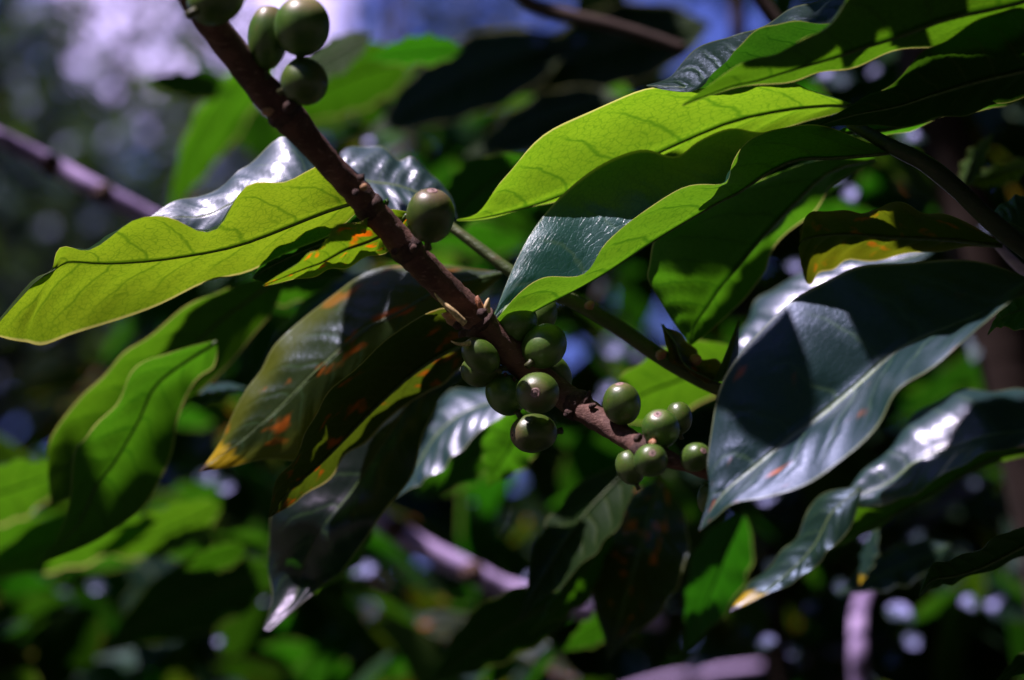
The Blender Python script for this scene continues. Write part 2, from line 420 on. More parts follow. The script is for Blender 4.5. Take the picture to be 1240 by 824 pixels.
MAT['leafsheen'] = leaf_mat('leaf_pale_sheen', bump=0.16, crough=0.26, top=(0.012, 0.036, 0.034), trans=(0.08, 0.18, 0.006), tmix=0.22, rough=0.52, spec=1.0, coat=0.8, sheen=(0.62, 0.66, 1.0))
MAT['leafsoft'] = leaf_mat('leaf_soft_green', trans=(0.075, 0.185, 0.005), tmix=0.55)
MAT['leafsatin'] = leaf_mat('leaf_satin', bump=0.4, crough=0.3, sheen=(0.50, 0.60, 1.0), top=(0.004, 0.022, 0.017), trans=(0.10, 0.2, 0.012), under=(0.018, 0.036, 0.010), tmix=0.25, rough=0.44, spec=0.9, coat=0.12, spots=0.03)
MAT['leafglint'] = leaf_mat('leaf_glint', top=(0.012, 0.03, 0.03), trans=(0.05, 0.1, 0.005), tmix=0.2, rough=0.38, spec=0.75, bump=0.1, sheen=(0.42, 0.40, 1.0))
MAT['leafspotgreen'] = leaf_mat('leaf_orange_spots', trans=(0.18, 0.28, 0.007), spots=0.55, tmix=0.55, spotcol=(0.75, 0.14, 0.003))
MAT['leafdark'] = leaf_mat('leaf_shade_dark', top=(0.006, 0.013, 0.010), under=(0.010, 0.022, 0.006), trans=(0.03, 0.10, 0.004), tmix=0.35, rough=0.33, spec=0.7, bump=0.2, sheen=(0.8, 0.7, 1.0), midtop=(0.02, 0.04, 0.02))  # shade of the hanging and top leaves put into the colours
MAT['leafspot'] = leaf_mat('leaf_spotted', bump=0.3, top=(0.020, 0.034, 0.009), trans=(0.20, 0.22, 0.005), under=(0.03, 0.04, 0.010), spots=0.62, yellow=0.55, tmix=0.45, tipbrown=0.075, spec=0.35, coat=0.1, spotcol=(0.75, 0.12, 0.003))
MAT['leafrust'] = leaf_mat('leaf_rusty', top=(0.010, 0.018, 0.008), trans=(0.06, 0.13, 0.005), under=(0.016, 0.022, 0.007), spots=0.6, tmix=0.42, brown=0.15, spotcol=(0.45, 0.09, 0.003))
MAT['leafyellow'] = leaf_mat('leaf_yellowing', top=(0.02, 0.035, 0.016), under=(0.022, 0.024, 0.009), trans=(0.11, 0.17, 0.004), spots=0.5, yellow=0.3, tmix=0.5, brown=0.2)
MAT['leaftip'] = leaf_mat('leaf_brown_tip', bump=0.2, top=(0.010, 0.026, 0.020), trans=(0.10, 0.2, 0.006), tmix=0.4, rough=0.3, spec=0.8, tipbrown=0.10)

# ------------------------------------------------------------------ the branch with its nodes
BR = [(212, -40, -6.4, 21), (240, 5, -5.6, 20), (275, 53, -4.9, 19.5), (305, 92, -4.3, 20), (333, 124, -3.9, 22), (350, 142, -3.6, 23), (368, 163, -3.2, 19.5),
      (400, 200, -2.7, 17), (432, 234, -2.2, 17.5), (446, 250, -2.0, 18.5), (470, 276, -1.6, 17.5), (492, 301, -1.3, 20.5), (512, 322, -1.0, 19.5), (545, 355, -0.5, 19.5), (568, 378, -0.2, 20.5),
      (582, 393, 0, 21.5), (602, 413, 0.2, 20.5), (640, 447, 0.6, 19), (675, 474, 0.5, 17.5), (700, 491, 0.1, 18.5), (722, 506, -.4, 16.5), (755, 528, -1.3, 14.5), (782, 545, -2.1, 14.5), (812, 557, -2.6, 11), (850, 570, -2.4, 9), (890, 590, -2.2, 8)]
def build_branch():
    pts, rd = [], []
    n = (len(BR) - 1) * 6
    for i in range(n + 1):
        q = cr(BR, i / 6)
        p = P(*q[:3]); pts.append(p)
        rd.append(0.93 * q[3] * K0 * (FD + q[2] * 0.01) * (1 + 0.04 * noise.noise(p * 300)))
    vs, fs = tube(pts, rd, 24)
    for i, v in enumerate(vs):
        c = pts[min(i // 24, n)]
        vs[i] = v + (v - c).normalized() * 0.00045 * noise.noise(v * 450)
    base = pts[0].copy()
    o = link_mesh('coffee_branch', [v - base for v in vs], fs, MAT['bark']); o.location = base
    tag(o, 'thick reddish brown coffee branch running diagonally between the green cherries', 'branch')
    # swollen collars at the nodes
    for k, (i, sw) in enumerate(((4.6, 1.12), (9.0, 1.12), (11.0, 1.1), (14.8, 1.18), (19.0, 1.18), (22.0, 1.15))):
        rp = []
        for j in range(7):
            q = cr(BR, i + (j - 3) * 0.10); f = math.cos((j - 3) / 3 * 1.35)
            rp.append((P(*q[:3]), 0.93 * q[3] * K0 * (FD + q[2] * .01) * (0.94 + (sw - 0.94) * f)))
        v2, f2 = tube([p for p, r in rp], [r for p, r in rp], 22)
        v2 = [v + (v - base).normalized() * 0.0006 * noise.noise(v * 900) for v in v2]
        link_mesh('node', [v - base for v in v2], f2, MAT['node'], parent=o)
    return o, base
BRANCH, BBASE = build_branch()

def blob(c, axis, rl, rw, mat, name, parent, origin, rough=0.2, seed=0, pointy=0.0):
    a = axis.normalized(); b = a.orthogonal().normalized(); d = a.cross(b)
    vs, fs = [], []
    n, m = 10, 12
    for i in range(n + 1):
        th = math.pi * i / n
        rr = math.sin(th) * (1 - pointy * max(0, -math.cos(th)) * 0.6); z = -math.cos(th)
        for k in range(m):
            ph = 2 * math.pi * k / m
            v = a * (-z) * rl + (b * math.cos(ph) + d * math.sin(ph)) * rr * rw
            v = v * (1 + rough * noise.noise(v * 900 + Vector((seed, 0, 0))))
            vs.append(c + v - origin)
    for i in range(n):
        for k in range(m):
            fs.append((i * m + k, (i + 1) * m + k, (i + 1) * m + (k + 1) % m, i * m + (k + 1) % m))
    return link_mesh(name, vs, fs, mat, parent=parent)

def px(n, dz=0): return n * K0 * (FD + dz * 0.01)
# buds, dry bracts and scars that sit at the nodes
for q, ax, rl, rw, m in (
        ((543, 384, -1.0), (-.5, .35, -.3), 9, 6.5, 'bud'), ((549, 390, -1.1), (-.9, .3, -.2), 11, 7, 'bud'), ((555, 394, -1.2), (-.6, -.2, -.5), 8, 7, 'node'),
        ((579, 366, -1.0), (-.1, 1, -.1), 9, 4.5, 'bud'), ((590, 370, -1.0), (.15, 1, -.1), 9, 4, 'bud'), ((584, 380, -1.3), (0, .6, -.6), 9, 8, 'node'),
        ((560, 404, -1.2), (-.7, -.6, 0), 7, 6, 'node'), ((710, 486, -.4), (.35, .8, -.3), 9, 5, 'node'), ((717, 492, -.7), (.8, .4, -.3), 7, 4, 'node'),
        ((437, 216, -3.2), (.5, .7, -.3), 7, 5.5, 'node'), ((440, 227, -3.4), (.4, .2, -.7), 6, 5.5, 'bud'), ((431, 233, -3.3), (-.5, -.4, -.5), 6, 5, 'node'),
        ((478, 305, -2.2), (-.8, -.5, -.3), 6, 5, 'node'), ((501, 301, -2.2), (.3, .3, -.6), 9, 6, 'node'), ((324, 136, -4.6), (-.9, -.3, -.3), 8, 7, 'bud'), ((351, 130, -5.2), (.4, .5, -.5), 12, 9, 'node'),
        ((772, 531, -2.6), (.5, .5, -.4), 8, 6, 'node'), ((790, 536, -2.9), (.6, .2, -.4), 7, 6, 'bud'), ((798, 553, -3.3), (.6, -.2, -.4), 8, 7, 'node'), ((688, 500, -.3), (-.3, -.8, -.2), 8, 7, 'node')):
    blob(P(*q), camdir(*ax), px(rl * .85), px(rw * .8), MAT[m], 'bud', BRANCH, BBASE, rough=0.35, seed=q[0], pointy=0.5)
def spike(pts, r0, mat, name, parent, origin):
    pp = [P(*q) for q in pts]
    c = [Vector(cr([tuple(x) for x in pp], t * (len(pp) - 1) / 10)) - origin for t in range(11)]
    v2, f2 = tube(c, [max(px(r0) * (1 - t / 10.5) ** 0.7, 0.00008) for t in range(11)], 7)
    return link_mesh(name, v2, f2, mat, parent=parent)
spike([(562, 392, -1.2), (548, 377, -1.4), (535, 366, -1.4), (526, 355, -1.3)], 5.0, MAT['dry'], 'bract', BRANCH, BBASE)
spike([(568, 416, -1.0), (560, 417, -1.3), (552, 416, -1.4), (546, 413, -1.3)], 3.2, MAT['dry'], 'bract', BRANCH, BBASE)
spike([(584, 376, -1.0), (580, 366, -1.1), (578, 358, -1.1)], 5.0, MAT['bud'], 'bract', BRANCH, BBASE)
spike([(589, 378, -1.0), (590, 368, -1.1), (592, 361, -1.1)], 5.5, MAT['dry'], 'bract', BRANCH, BBASE)
# crusty old flower scars
for q, ax, s in (((712, 480, -.3), (.3, .9, -.2), 9), ((612, 455, 0), (-.3, -.9, -.2), 6), ((622, 460, 0), (.1, -.9, -.2), 6), ((606, 449, 0), (-.6, -.6, -.2), 5)):
    blob(P(*q), camdir(*ax), px(s * .5), px(s * .3), MAT['node'], 'scar', BRANCH, BBASE, rough=1.3, seed=q[1])

# ------------------------------------------------------------------ cherries
def cherry(q, rw, rl, axis, label, calyx=True, seed=0, stalk=True):
    c = P(*q); a = camdir(*axis); s = px(1, q[2])
    rw, rl = rw * s, rl * s
    rot = a.to_track_quat('Z', 'Y').to_matrix().to_4x4()
    vs, fs = [], []
    n, m = 26, 32
    for i in range(n + 1):
        th = math.pi * i / n; z = math.cos(th); rr = math.sin(th)
        rr = max(rr, 0.0) ** 0.93
        z2 = z * (0.985 if z > 0 else 1)
        if z > 0.93: z2 -= (z - 0.93) * 0.5            # flattened flower end
        for k in range(m):
            ph = 2 * math.pi * k / m
            g = 1 - 0.022 * math.exp(-((math.cos(ph)) / 0.18) ** 2) * rr       # faint groove between the two beans
            v = Vector((math.cos(ph) * rr * rw * g, math.sin(ph) * rr * rw * 0.96 * g, z2 * rl))
            v *= 1 + 0.02 * noise.noise(v * 120 + Vector((seed * 7.1, 0, 0)))
            vs.append(v)
    for i in range(n):
        for k in range(m):
            fs.append((i * m + k, (i + 1) * m + k, (i + 1) * m + (k + 1) % m, i * m + (k + 1) % m))
    o = link_mesh('coffee_cherry', vs, fs, MAT['cherry'])
    o.matrix_world = Matrix.Translation(c) @ rot
    tag(o, label, 'coffee cherry', 'green cherries on the coffee branch')
    if calyx:
        zt = rl * 0.945
        cv, cf = [], []
        prof = [(0.0, -0.01), (0.035, -0.008), (0.06, 0.012), (0.075, 0.020), (0.10, 0.016), (0.125, 0.0), (0.15, 0.010), (0.185, 0.016), (0.22, 0.002), (0.25, -0.025)]
        mm = 20
        for j, (r_, z_) in enumerate(prof):
            for k in range(mm):
                ph = 2 * math.pi * k / mm
                jit = 1 + 0.12 * noise.noise(Vector((math.cos(ph) * 2, math.sin(ph) * 2, j * 1.3 + seed)))
                cv.append(Vector((math.cos(ph) * r_ * rw * 1.0 * jit, math.sin(ph) * r_ * rw * 1.0 * jit, zt + z_ * rl * 1.5)))
        for j in range(len(prof) - 1):
            for k in range(mm):
                cf.append((j * mm + k, j * mm + (k + 1) % mm, (j + 1) * mm + (k + 1) % mm, (j + 1) * mm + k)[::1])
        link_mesh('calyx', cv, cf, MAT['calyx'], parent=o)
        blobv = []
        v2, f2 = tube([Vector((0, 0, zt + rl * 0.012)), Vector((0, 0, zt + rl * 0.04))], [rw * 0.07, rw * 0.05], 10)
        link_mesh('style_scar', v2, f2, MAT['calyxdark'], parent=o)
    if stalk:
        v2, f2 = tube([Vector((0, 0, -rl * 0.93)), Vector((0, 0, -rl * 1.1)), Vector((0.0002, 0, -rl * 1.32))], [rw * 0.20, rw * 0.14, rw * 0.17], 10)
        link_mesh('stalk', v2, f2, MAT['stalk'], parent=o)
    return o

CH = [
    ((262, -2, -6.4), 33, 38, (.45, .4, .5), 'dark cherry cut off by the top edge in front of the branch', 0),
    ((324, 45, -4.6), 24, 39, (.05, .9, -.1), 'oval shaded cherry half hidden behind its round neighbour high on the branch', 0),
    ((366, 32, -5.4), 34, 37, (.10, .85, -.35), 'biggest round cherry of the blurred trio at the upper end of the branch', 0),
    ((369, 99, -5.2), 30, 28, (.75, .25, -.3), 'single cherry below the blurred upper pair, sitting on the branch', 0),
    ((521, 261, -2.4), 29.5, 34, (.10, .92, -.42), 'lone cherry beside the upper branch in front of the pale ribbed leaf', 1),
    ((623, 391, 0.6), 28, 29, (.4, .5, .5), 'dark cherry tucked under the tip of the folded leaf', 0),
    ((656, 380, 2.2), 20, 24, (.2, .9, .2), 'pale green cherry peeping out behind the dark ones beneath the leaf tip', 0),
    ((659, 419, 0.2), 27.5, 29, (.45, .55, .45), 'round dark green cherry right of the branch, largest of the central cluster', 0),
    ((582, 431, -0.5), 20, 26, (-.72, .62, -.35), 'cherry left of the branch with a pinkish flower scar on top', 1),
    ((582, 449, 0.4), 21, 25, (-.92, -.1, .2), 'cherry squeezed under the pink scarred one left of the branch', 0),
    ((612, 478, 0.3), 24, 27, (-.5, .72, .35), 'cherry with a sunlit pink shoulder just below the branch', 0),
    ((651, 476, -1.4), 26.5, 28, (-.12, .02, -1), 'dark bluish green cherry seen end on in front of the branch', 1),
    ((675, 452, 1.6), 16, 26, (.3, -.6, .3), 'narrow cherry mostly hidden behind the end on cherry', 0),
    ((646, 525, -0.4), 25, 29.5, (-.86, -.06, -.42), 'lowest cherry of the central cluster with its ringed scar facing left', 1),
    ((753, 489, -1.4), 23, 26.5, (-.12, .95, -.25), 'upright cherry with a flat pink top right of the dark bark knot', 1),
    ((800, 519, -2.5), 23, 25, (-.2, .72, -.62), 'reddish green cherry in the lower cluster with a pale ring on its upper face', 1),
    ((822, 506, -1.2), 16.5, 20, (-.1, .9, .1), 'pale topped cherry behind the reddish one of the lower cluster', 0),
    ((788, 558, -3.4), 20.5, 24, (.02, .45, -.9), 'cherry with a dark open pit facing out, bottom of the lower cluster', 1),
    ((763, 566, -1.9), 18, 22, (-.3, .8, .1), 'bright topped cherry behind the dark pitted one', 0),
    ((842, 554, -2.8), 18, 21.5, (.42, .42, -.8), 'cherry at the right end of the lower cluster beside the big dark leaf', 1),
    ((856, 603, -2.4), 12, 19, (.1, .9, -.1), 'small pale cherry peeping out behind the tip of the big dark leaf', 0),
]
for i, (q, rw, rl, ax, lab, cx) in enumerate(CH):
    cherry(q, rw, rl, ax, lab, calyx=bool(cx), seed=i)

# ------------------------------------------------------------------ near leaves, traced as margin / midrib / margin
def L3(*rows):
    return [tuple(tuple(r[k * 3:k * 3 + 3]) for k in range(3)) for r in rows]

LF = {}
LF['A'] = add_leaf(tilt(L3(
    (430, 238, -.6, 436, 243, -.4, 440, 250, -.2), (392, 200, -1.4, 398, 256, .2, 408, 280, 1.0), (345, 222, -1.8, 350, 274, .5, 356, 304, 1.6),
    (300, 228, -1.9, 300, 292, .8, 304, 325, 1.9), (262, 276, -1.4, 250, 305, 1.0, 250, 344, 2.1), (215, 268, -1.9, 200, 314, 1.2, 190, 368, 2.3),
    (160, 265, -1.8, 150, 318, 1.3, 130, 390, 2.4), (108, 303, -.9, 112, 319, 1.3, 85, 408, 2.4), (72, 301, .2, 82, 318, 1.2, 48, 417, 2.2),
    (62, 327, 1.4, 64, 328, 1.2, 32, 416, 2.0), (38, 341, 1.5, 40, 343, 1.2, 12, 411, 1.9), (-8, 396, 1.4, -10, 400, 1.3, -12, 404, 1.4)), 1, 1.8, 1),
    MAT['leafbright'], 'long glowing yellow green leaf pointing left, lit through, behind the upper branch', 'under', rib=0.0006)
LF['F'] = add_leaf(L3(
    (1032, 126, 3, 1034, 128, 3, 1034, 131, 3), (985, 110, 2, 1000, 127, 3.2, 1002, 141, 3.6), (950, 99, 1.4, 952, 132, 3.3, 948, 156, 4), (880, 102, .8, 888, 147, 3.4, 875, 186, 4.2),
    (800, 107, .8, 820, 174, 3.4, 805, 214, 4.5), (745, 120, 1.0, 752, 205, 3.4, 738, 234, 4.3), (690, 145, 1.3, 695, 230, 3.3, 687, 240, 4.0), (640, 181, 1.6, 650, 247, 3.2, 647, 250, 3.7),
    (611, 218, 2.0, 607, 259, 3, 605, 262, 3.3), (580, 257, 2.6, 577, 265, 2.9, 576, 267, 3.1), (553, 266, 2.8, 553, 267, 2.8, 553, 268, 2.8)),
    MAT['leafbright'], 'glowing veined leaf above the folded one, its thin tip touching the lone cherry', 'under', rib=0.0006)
LF['C'] = add_leaf(L3(
    (1080, 182, 1, 1080, 185, 1, 1080, 187, 1), (1010, 160, 2.2, 1010, 190, 1, 1000, 152, .2), (955, 160, 2.6, 968, 193, 1, 948, 153, -.4), (915, 158, 3, 930, 209, 1, 912, 168, -.8),
    (884, 157, 3.1, 895, 231, 1, 886, 200, -1.1), (846, 175, 3.1, 871, 243, 1, 872, 222, -1.1), (815, 188, 3.1, 828, 270, .9, 826, 231, -1.2), (775, 183, 3.1, 784, 297, .8, 775, 257, -1.2),
    (730, 196, 2.9, 740, 326, .7, 737, 295, -1.1), (690, 228, 2.4, 700, 349, .6, 707, 330, -.9), (654, 266, 1.7, 662, 368, .4, 660, 335, -.8), (624, 318, .9, 627, 386, .2, 628, 357, -.5),
    (596, 388, 0, 597, 390, 0, 599, 390, -.05)),
    MAT['leaffold'], 'folded leaf with waxy blue green inside and bright green curled margin, tip on the cherries', 'top', bulge=0.05, N=60, rib=0.0006)
LF['I'] = add_leaf(tilt(L3(
    (1060, 190, 6.40, 1060, 192, 6.50, 1062, 196, 6.60), (980, 196, 6.00, 1004, 206, 6.80, 1014, 218, 7.30), (900, 226, 5.60, 955, 253, 7.00, 998, 240, 7.70), (842, 260, 5.30, 918, 293, 7.00, 972, 268, 7.90),
    (800, 284, 5.10, 893, 325, 6.80, 934, 303, 7.70), (785, 316, 5.00, 870, 350, 6.60, 926, 332, 7.20), (789, 346, 5.20, 852, 377, 6.40, 892, 371, 6.80), (808, 378, 5.50, 840, 396, 6.20, 866, 396, 6.40), (835, 418, 6.00, 836, 418, 6.00, 838, 418, 6.00)), 1.8, 2, 1),
    MAT['leafgreen'], 'green leaf hanging beneath the folded one, upper part shaded and blunt end bright', 'under')
LF['G'] = add_leaf(L3(
    (1330, -40, -4, 1332, -36, -4, 1334, -30, -4), (1240, -110, -7, 1240, 0, -4.5, 1240, 52, -2.8), (1150, -110, -7, 1150, 22, -4.4, 1150, 54, -2.9), (1080, -70, -7, 1088, 44, -4.4, 1088, 66, -3),
    (1030, -5, -6.6, 1030, 62, -4.3, 1026, 81, -3.1), (992, 40, -6.2, 975, 80, -4.2, 966, 96, -3.2), (950, 62, -5.6, 925, 96, -4.1, 910, 104, -3.5), (897, 78, -4.8, 880, 106, -4, 873, 112, -3.8), (826, 127, -4, 826, 128, -4, 826, 129, -4)),
    MAT['leafgreen'], 'near leaf along the top right edge with patches of sun on its underside', 'under')
LF['G0'] = add_leaf(L3(
    (1200, -70, 0, 1202, -66, 0, 1204, -62, 0), (1100, -60, 1.0, 1110, -10, -.6, 1104, 10, -2), (1030, -20, 1.6, 1035, 40, -.6, 1010, 26, -2.2), (985, 3, 1.8, 985, 60, -.6, 965, 28, -2.2), (940, 20, 2, 940, 80, -.5, 930, 30, -2),
    (900, 42, 2, 900, 98, -.3, 902, 52, -1.9), (868, 46, 2, 868, 104, -.1, 882, 66, -1.6), (840, 62, 1.8, 845, 108, 0, 862, 92, -1.1), (812, 92, 1, 815, 106, .2, 835, 112, -.3), (783, 103, .6, 783, 104, .5, 784, 105, .5)),
    MAT['leafdeep'], 'teal leaf with a wavy pale rim behind the near top right leaf', 'top', bulge=0.03)
LF['H'] = add_leaf(L3(
    (1330, 60, -2, 1330, 64, -2, 1330, 68, -2), (1240, 10, -4.5, 1240, 86, -2.4, 1240, 119, -1.2), (1190, 24, -4.4, 1190, 98, -2.2, 1195, 131, -1), (1130, 56, -3.6, 1135, 112, -1.8, 1140, 144, -.8), (1080, 100, -2.4, 1085, 130, -1.2, 1080, 154, -.4), (1030, 128, -1, 1030, 140, -.4, 1030, 152, .2), (985, 155, .6, 985, 155, .6, 985, 156, .6)),
    MAT['leafdeep'], 'almost black shaded leaf under the top right leaf, reaching the right edge', 'under')
LF['H2'] = add_leaf(L3(
    (1010, 160, 3.4, 1010, 161, 3.4, 1010, 163, 3.4), (1060, 140, 3, 1065, 158, 3.6, 1060, 166, 4), (1110, 128, 2.6, 1115, 148, 3.6, 1112, 156, 4.2), (1145, 118, 2.6, 1148, 136, 3.6, 1146, 139, 4), (1190, 95, 3, 1195, 115, 3.6, 1200, 132, 4.2), (1240, 90, 3, 1242, 108, 3.6, 1246, 118, 4), (1290, 95, 3, 1290, 96, 3, 1290, 98, 3)),
    MAT['leafgreen'], 'leaf with a thin sunlit green edge showing under the black shaded one', 'under')
LF['J'] = add_leaf(tilt(L3(
    (1300, 346, -9.60, 1300, 350, -9.60, 1300, 354, -9.60), (1248, 336, -8.20, 1248, 343, -9.20, 1240, 356, -9.80), (1190, 320, -6.60, 1194, 379, -8.60, 1196, 388, -9.30), (1120, 317, -5.70, 1122, 408, -8.20, 1136, 436, -9.00), (1050, 320, -5.20, 1080, 431, -7.90, 1096, 468, -8.90), (1004, 338, -5.00, 1037, 467, -7.70, 1064, 508, -8.70),
    (955, 366, -4.90, 986, 511, -7.40, 1024, 553, -8.30), (900, 424, -4.90, 950, 539, -7.10, 985, 581, -7.90), (868, 478, -4.90, 915, 567, -6.80, 925, 600, -7.40), (857, 555, -5.10, 880, 596, -6.40, 886, 612, -6.80), (858, 598, -5.50, 861, 620, -6.10, 863, 628, -6.30), (846, 643, -5.90, 847, 643, -5.90, 848, 643, -5.90)), 0.55, 2.3, -0.4),
    MAT['leafsatin'], 'large dark bluish leaf at right with a pale midrib and crossing shadows', 'top', ripple=.0014, N=56, bulge=0.06, stemmat=MAT['paleRib'])
LF['K'] = add_leaf(tilt(L3(
    (1310, 520, 12.60, 1310, 524, 12.60, 1310, 528, 12.60), (1250, 476, 13.60, 1255, 520, 11.20, 1250, 538, 10.20), (1200, 472, 13.80, 1205, 528, 11.20, 1200, 552, 10.00), (1150, 478, 13.60, 1155, 540, 11.00, 1160, 566, 9.80), (1110, 500, 13.00, 1112, 560, 10.80, 1120, 590, 9.80), (1076, 544, 12.00, 1075, 584, 10.60, 1085, 606, 9.80), (1040, 572, 11.20, 1042, 598, 10.40, 1050, 612, 10.00), (1016, 612, 10.20, 1017, 612, 10.20, 1018, 613, 10.20)), 1, 1, -1.5),
    MAT['leafglare'], 'glossy leaf at the right edge with white pink glare beneath the big dark leaf', 'top', ripple=.0026)
LF['K1'] = add_leaf(L3(
    (1260, 540, 11.60, 1260, 544, 11.60, 1260, 548, 11.60), (1190, 545, 10.10, 1200, 556, 11.10, 1195, 566, 11.70), (1140, 560, 10.10, 1145, 588, 11.10, 1130, 602, 11.70), (1090, 590, 10.10, 1095, 616, 11.10, 1080, 628, 11.70), (1050, 600, 10.10, 1050, 640, 11.10, 1040, 652, 11.70), (1005, 640, 10.70, 1005, 662, 11.10, 1000, 668, 11.50), (950, 700, 11.10, 950, 704, 11.10, 950, 708, 11.10)),
    MAT['leafgreen'], 'green lit leaf edge hanging under the glaring glossy leaf', 'under')
LF['K2'] = add_leaf(L3(
    (1040, 590, 9.50, 1042, 592, 9.50, 1044, 594, 9.50), (992, 600, 10.50, 1008, 620, 9.50, 1030, 640, 9.10), (970, 640, 10.50, 990, 655, 9.50, 1006, 664, 8.90), (950, 668, 10.50, 968, 682, 9.50, 990, 682, 9.00), (915, 700, 10.50, 940, 706, 9.50, 960, 706, 9.10), (896, 722, 10.10, 915, 724, 9.50, 925, 722, 9.30), (883, 740, 9.50, 884, 741, 9.50, 885, 742, 9.50)),
    MAT['leaftip'], 'drooping narrow leaf with a yellow and brown tip below the glossy leaf', 'top', rib=0.0004)
LF['M'] = add_leaf(L3(
    (1214, 296, 3, 1214, 298, 3, 1214, 300, 3), (1165, 266, 2.2, 1165, 292, 3.2, 1170, 300, 3.9), (1120, 256, 1.6, 1120, 288, 3.2, 1120, 306, 4.2), (1080, 247, 1.4, 1080, 286, 3.3, 1075, 312, 4.6), (1040, 258, 1.4, 1040, 284, 3.4, 1030, 318, 4.8), (1000, 253, 1.6, 1000, 284, 3.4, 995, 332, 4.8), (978, 262, 2.2, 976, 290, 3.4, 978, 344, 4.4), (970, 290, 3, 969, 296, 3.2, 968, 310, 3.6)),
    MAT['leafyellow'], 'dull brownish leaf with yellow blotched lower margin above the big dark leaf', 'under')
LF['N'] = add_leaf(L3(
    (1130, 300, 11.50, 1131, 303, 11.50, 1132, 306, 11.50), (1050, 306, 12.90, 1060, 324, 11.50, 1070, 346, 10.50), (985, 326, 13.10, 1000, 352, 11.50, 1010, 380, 10.50), (930, 352, 13.10, 950, 384, 11.50, 960, 410, 10.50), (905, 384, 12.90, 915, 410, 11.50, 920, 435, 10.50), (890, 420, 12.10, 892, 436, 11.50, 894, 450, 10.90), (876, 470, 11.50, 877, 471, 11.50, 878, 472, 11.50)),
    MAT['leafglare'], 'pale shining leaf behind the left margin of the big dark leaf', 'top', ripple=.0015)
LF['B'] = add_leaf(L3(
    (492, 256, -.8, 494, 260, -.8, 497, 266, -.8), (468, 254, -.8, 474, 278, -.2, 484, 292, .5), (446, 266, -2.6, 452, 290, -1.2, 466, 306, -.3), (410, 275, -4.1, 420, 302, -2.3, 432, 318, -1.2), (384, 302, -3.8, 390, 316, -2.3, 396, 330, -1.2), (350, 325, -2.8, 358, 330, -2.2, 362, 338, -1.6), (318, 346, -2.2, 318, 346, -2.2, 319, 347, -2.2)),
    MAT['leafspotgreen'], 'small orange spotted leaf with a bright upper edge, left of the branch', 'under')
LF['B2'] = add_leaf(L3(
    (470, 240, 2.6, 470, 243, 2.6, 471, 247, 2.6), (430, 258, 1.6, 436, 270, 2.8, 440, 290, 3.6), (390, 272, 1.6, 394, 292, 3, 400, 320, 4), (350, 292, 1.8, 352, 310, 3, 356, 336, 4), (322, 312, 2.4, 324, 324, 3, 326, 342, 3.6), (306, 336, 3, 306, 337, 3, 307, 338, 3)),
    MAT['leafdeep'], 'dark leaf in shadow behind the small orange spotted leaf', 'under')
LF['A2'] = add_leaf(tilt(L3(
    (446, 222, 3, 447, 226, 3, 448, 230, 3), (415, 196, 5, 418, 222, 3.2, 420, 250, 2.4), (384, 196, 5.4, 386, 226, 3.2, 388, 262, 2.4), (352, 166, 5.6, 354, 220, 3.2, 356, 268, 2.4), (306, 192, 5.4, 316, 232, 3.2, 322, 280, 2.4), (282, 214, 5, 280, 246, 3.2, 288, 296, 2.4), (240, 238, 4.4, 244, 262, 3.2, 250, 300, 2.6), (206, 246, 3.8, 212, 264, 3.2, 214, 296, 2.8), (168, 274, 3, 168, 276, 3, 169, 278, 3)), 0.6, 0.6, 1),
    MAT['leafsheen'], 'glossy pale topped leaf just behind the long glowing leaf', 'top', bulge=0.04)
LF['A3'] = add_leaf(tilt(L3(
    (400, 228, 6, 401, 231, 6, 402, 234, 6), (415, 182, 7.4, 422, 218, 6, 424, 250, 4.6), (455, 177, 7.8, 460, 222, 6, 456, 260, 4.6), (478, 192, 7.4, 486, 226, 6, 486, 266, 4.6), (503, 193, 7.4, 512, 236, 6, 510, 272, 4.6), (528, 216, 7, 534, 246, 6, 530, 276, 5), (548, 240, 6.4, 548, 256, 6, 545, 272, 5.6), (554, 264, 6, 553, 266, 6, 552, 268, 6)), 0.65, 0.65, 1),
    MAT['leafsheen'], 'pale ribbed leaf arching behind the branch above the lone cherry', 'top', quilt=0.0007)
LF['D'] = add_leaf(L3(
    (608, 330, 7.00, 608, 332, 7.00, 608, 335, 7.00), (540, 322, 7.60, 545, 345, 6.60, 560, 376, 6.60), (470, 322, 7.80, 490, 376, 6.40, 520, 420, 6.40), (414, 350, 7.80, 440, 400, 6.20, 480, 450, 6.20), (372, 380, 7.80, 405, 430, 6.00, 440, 480, 6.00), (330, 424, 7.40, 370, 462, 6.00, 402, 512, 6.00), (304, 466, 7.00, 336, 496, 6.00, 372, 556, 5.90), (276, 515, 6.60, 300, 528, 6.00, 324, 556, 5.90), (260, 546, 6.30, 268, 552, 6.00, 280, 566, 5.90), (240, 572, 6.00, 241, 572, 6.00, 242, 572, 6.00)),
    MAT['leafspot'], 'sickly spotted leaf with yellow margin and a brown tip hanging left below the branch', 'top', bulge=0.06)
LF['D2'] = add_leaf(tilt(L3(
    (600, 400, 5.10, 600, 402, 5.10, 600, 405, 5.10), (540, 372, 2.70, 552, 420, 3.90, 556, 450, 4.90), (470, 410, 2.40, 500, 452, 3.70, 520, 474, 4.70), (412, 462, 2.30, 450, 496, 3.50, 470, 512, 4.70), (382, 500, 2.30, 412, 536, 3.50, 426, 548, 4.50), (362, 545, 2.50, 378, 572, 3.50, 392, 585, 4.30), (336, 582, 2.70, 350, 594, 3.50, 362, 606, 3.90), (325, 626, 3.10, 326, 626, 3.10, 327, 627, 3.10)), 1, 2.8, 1),
    MAT['leafrust'], 'dark rusty leaf with a green lower edge overlapping the sickly spotted leaf', 'under')
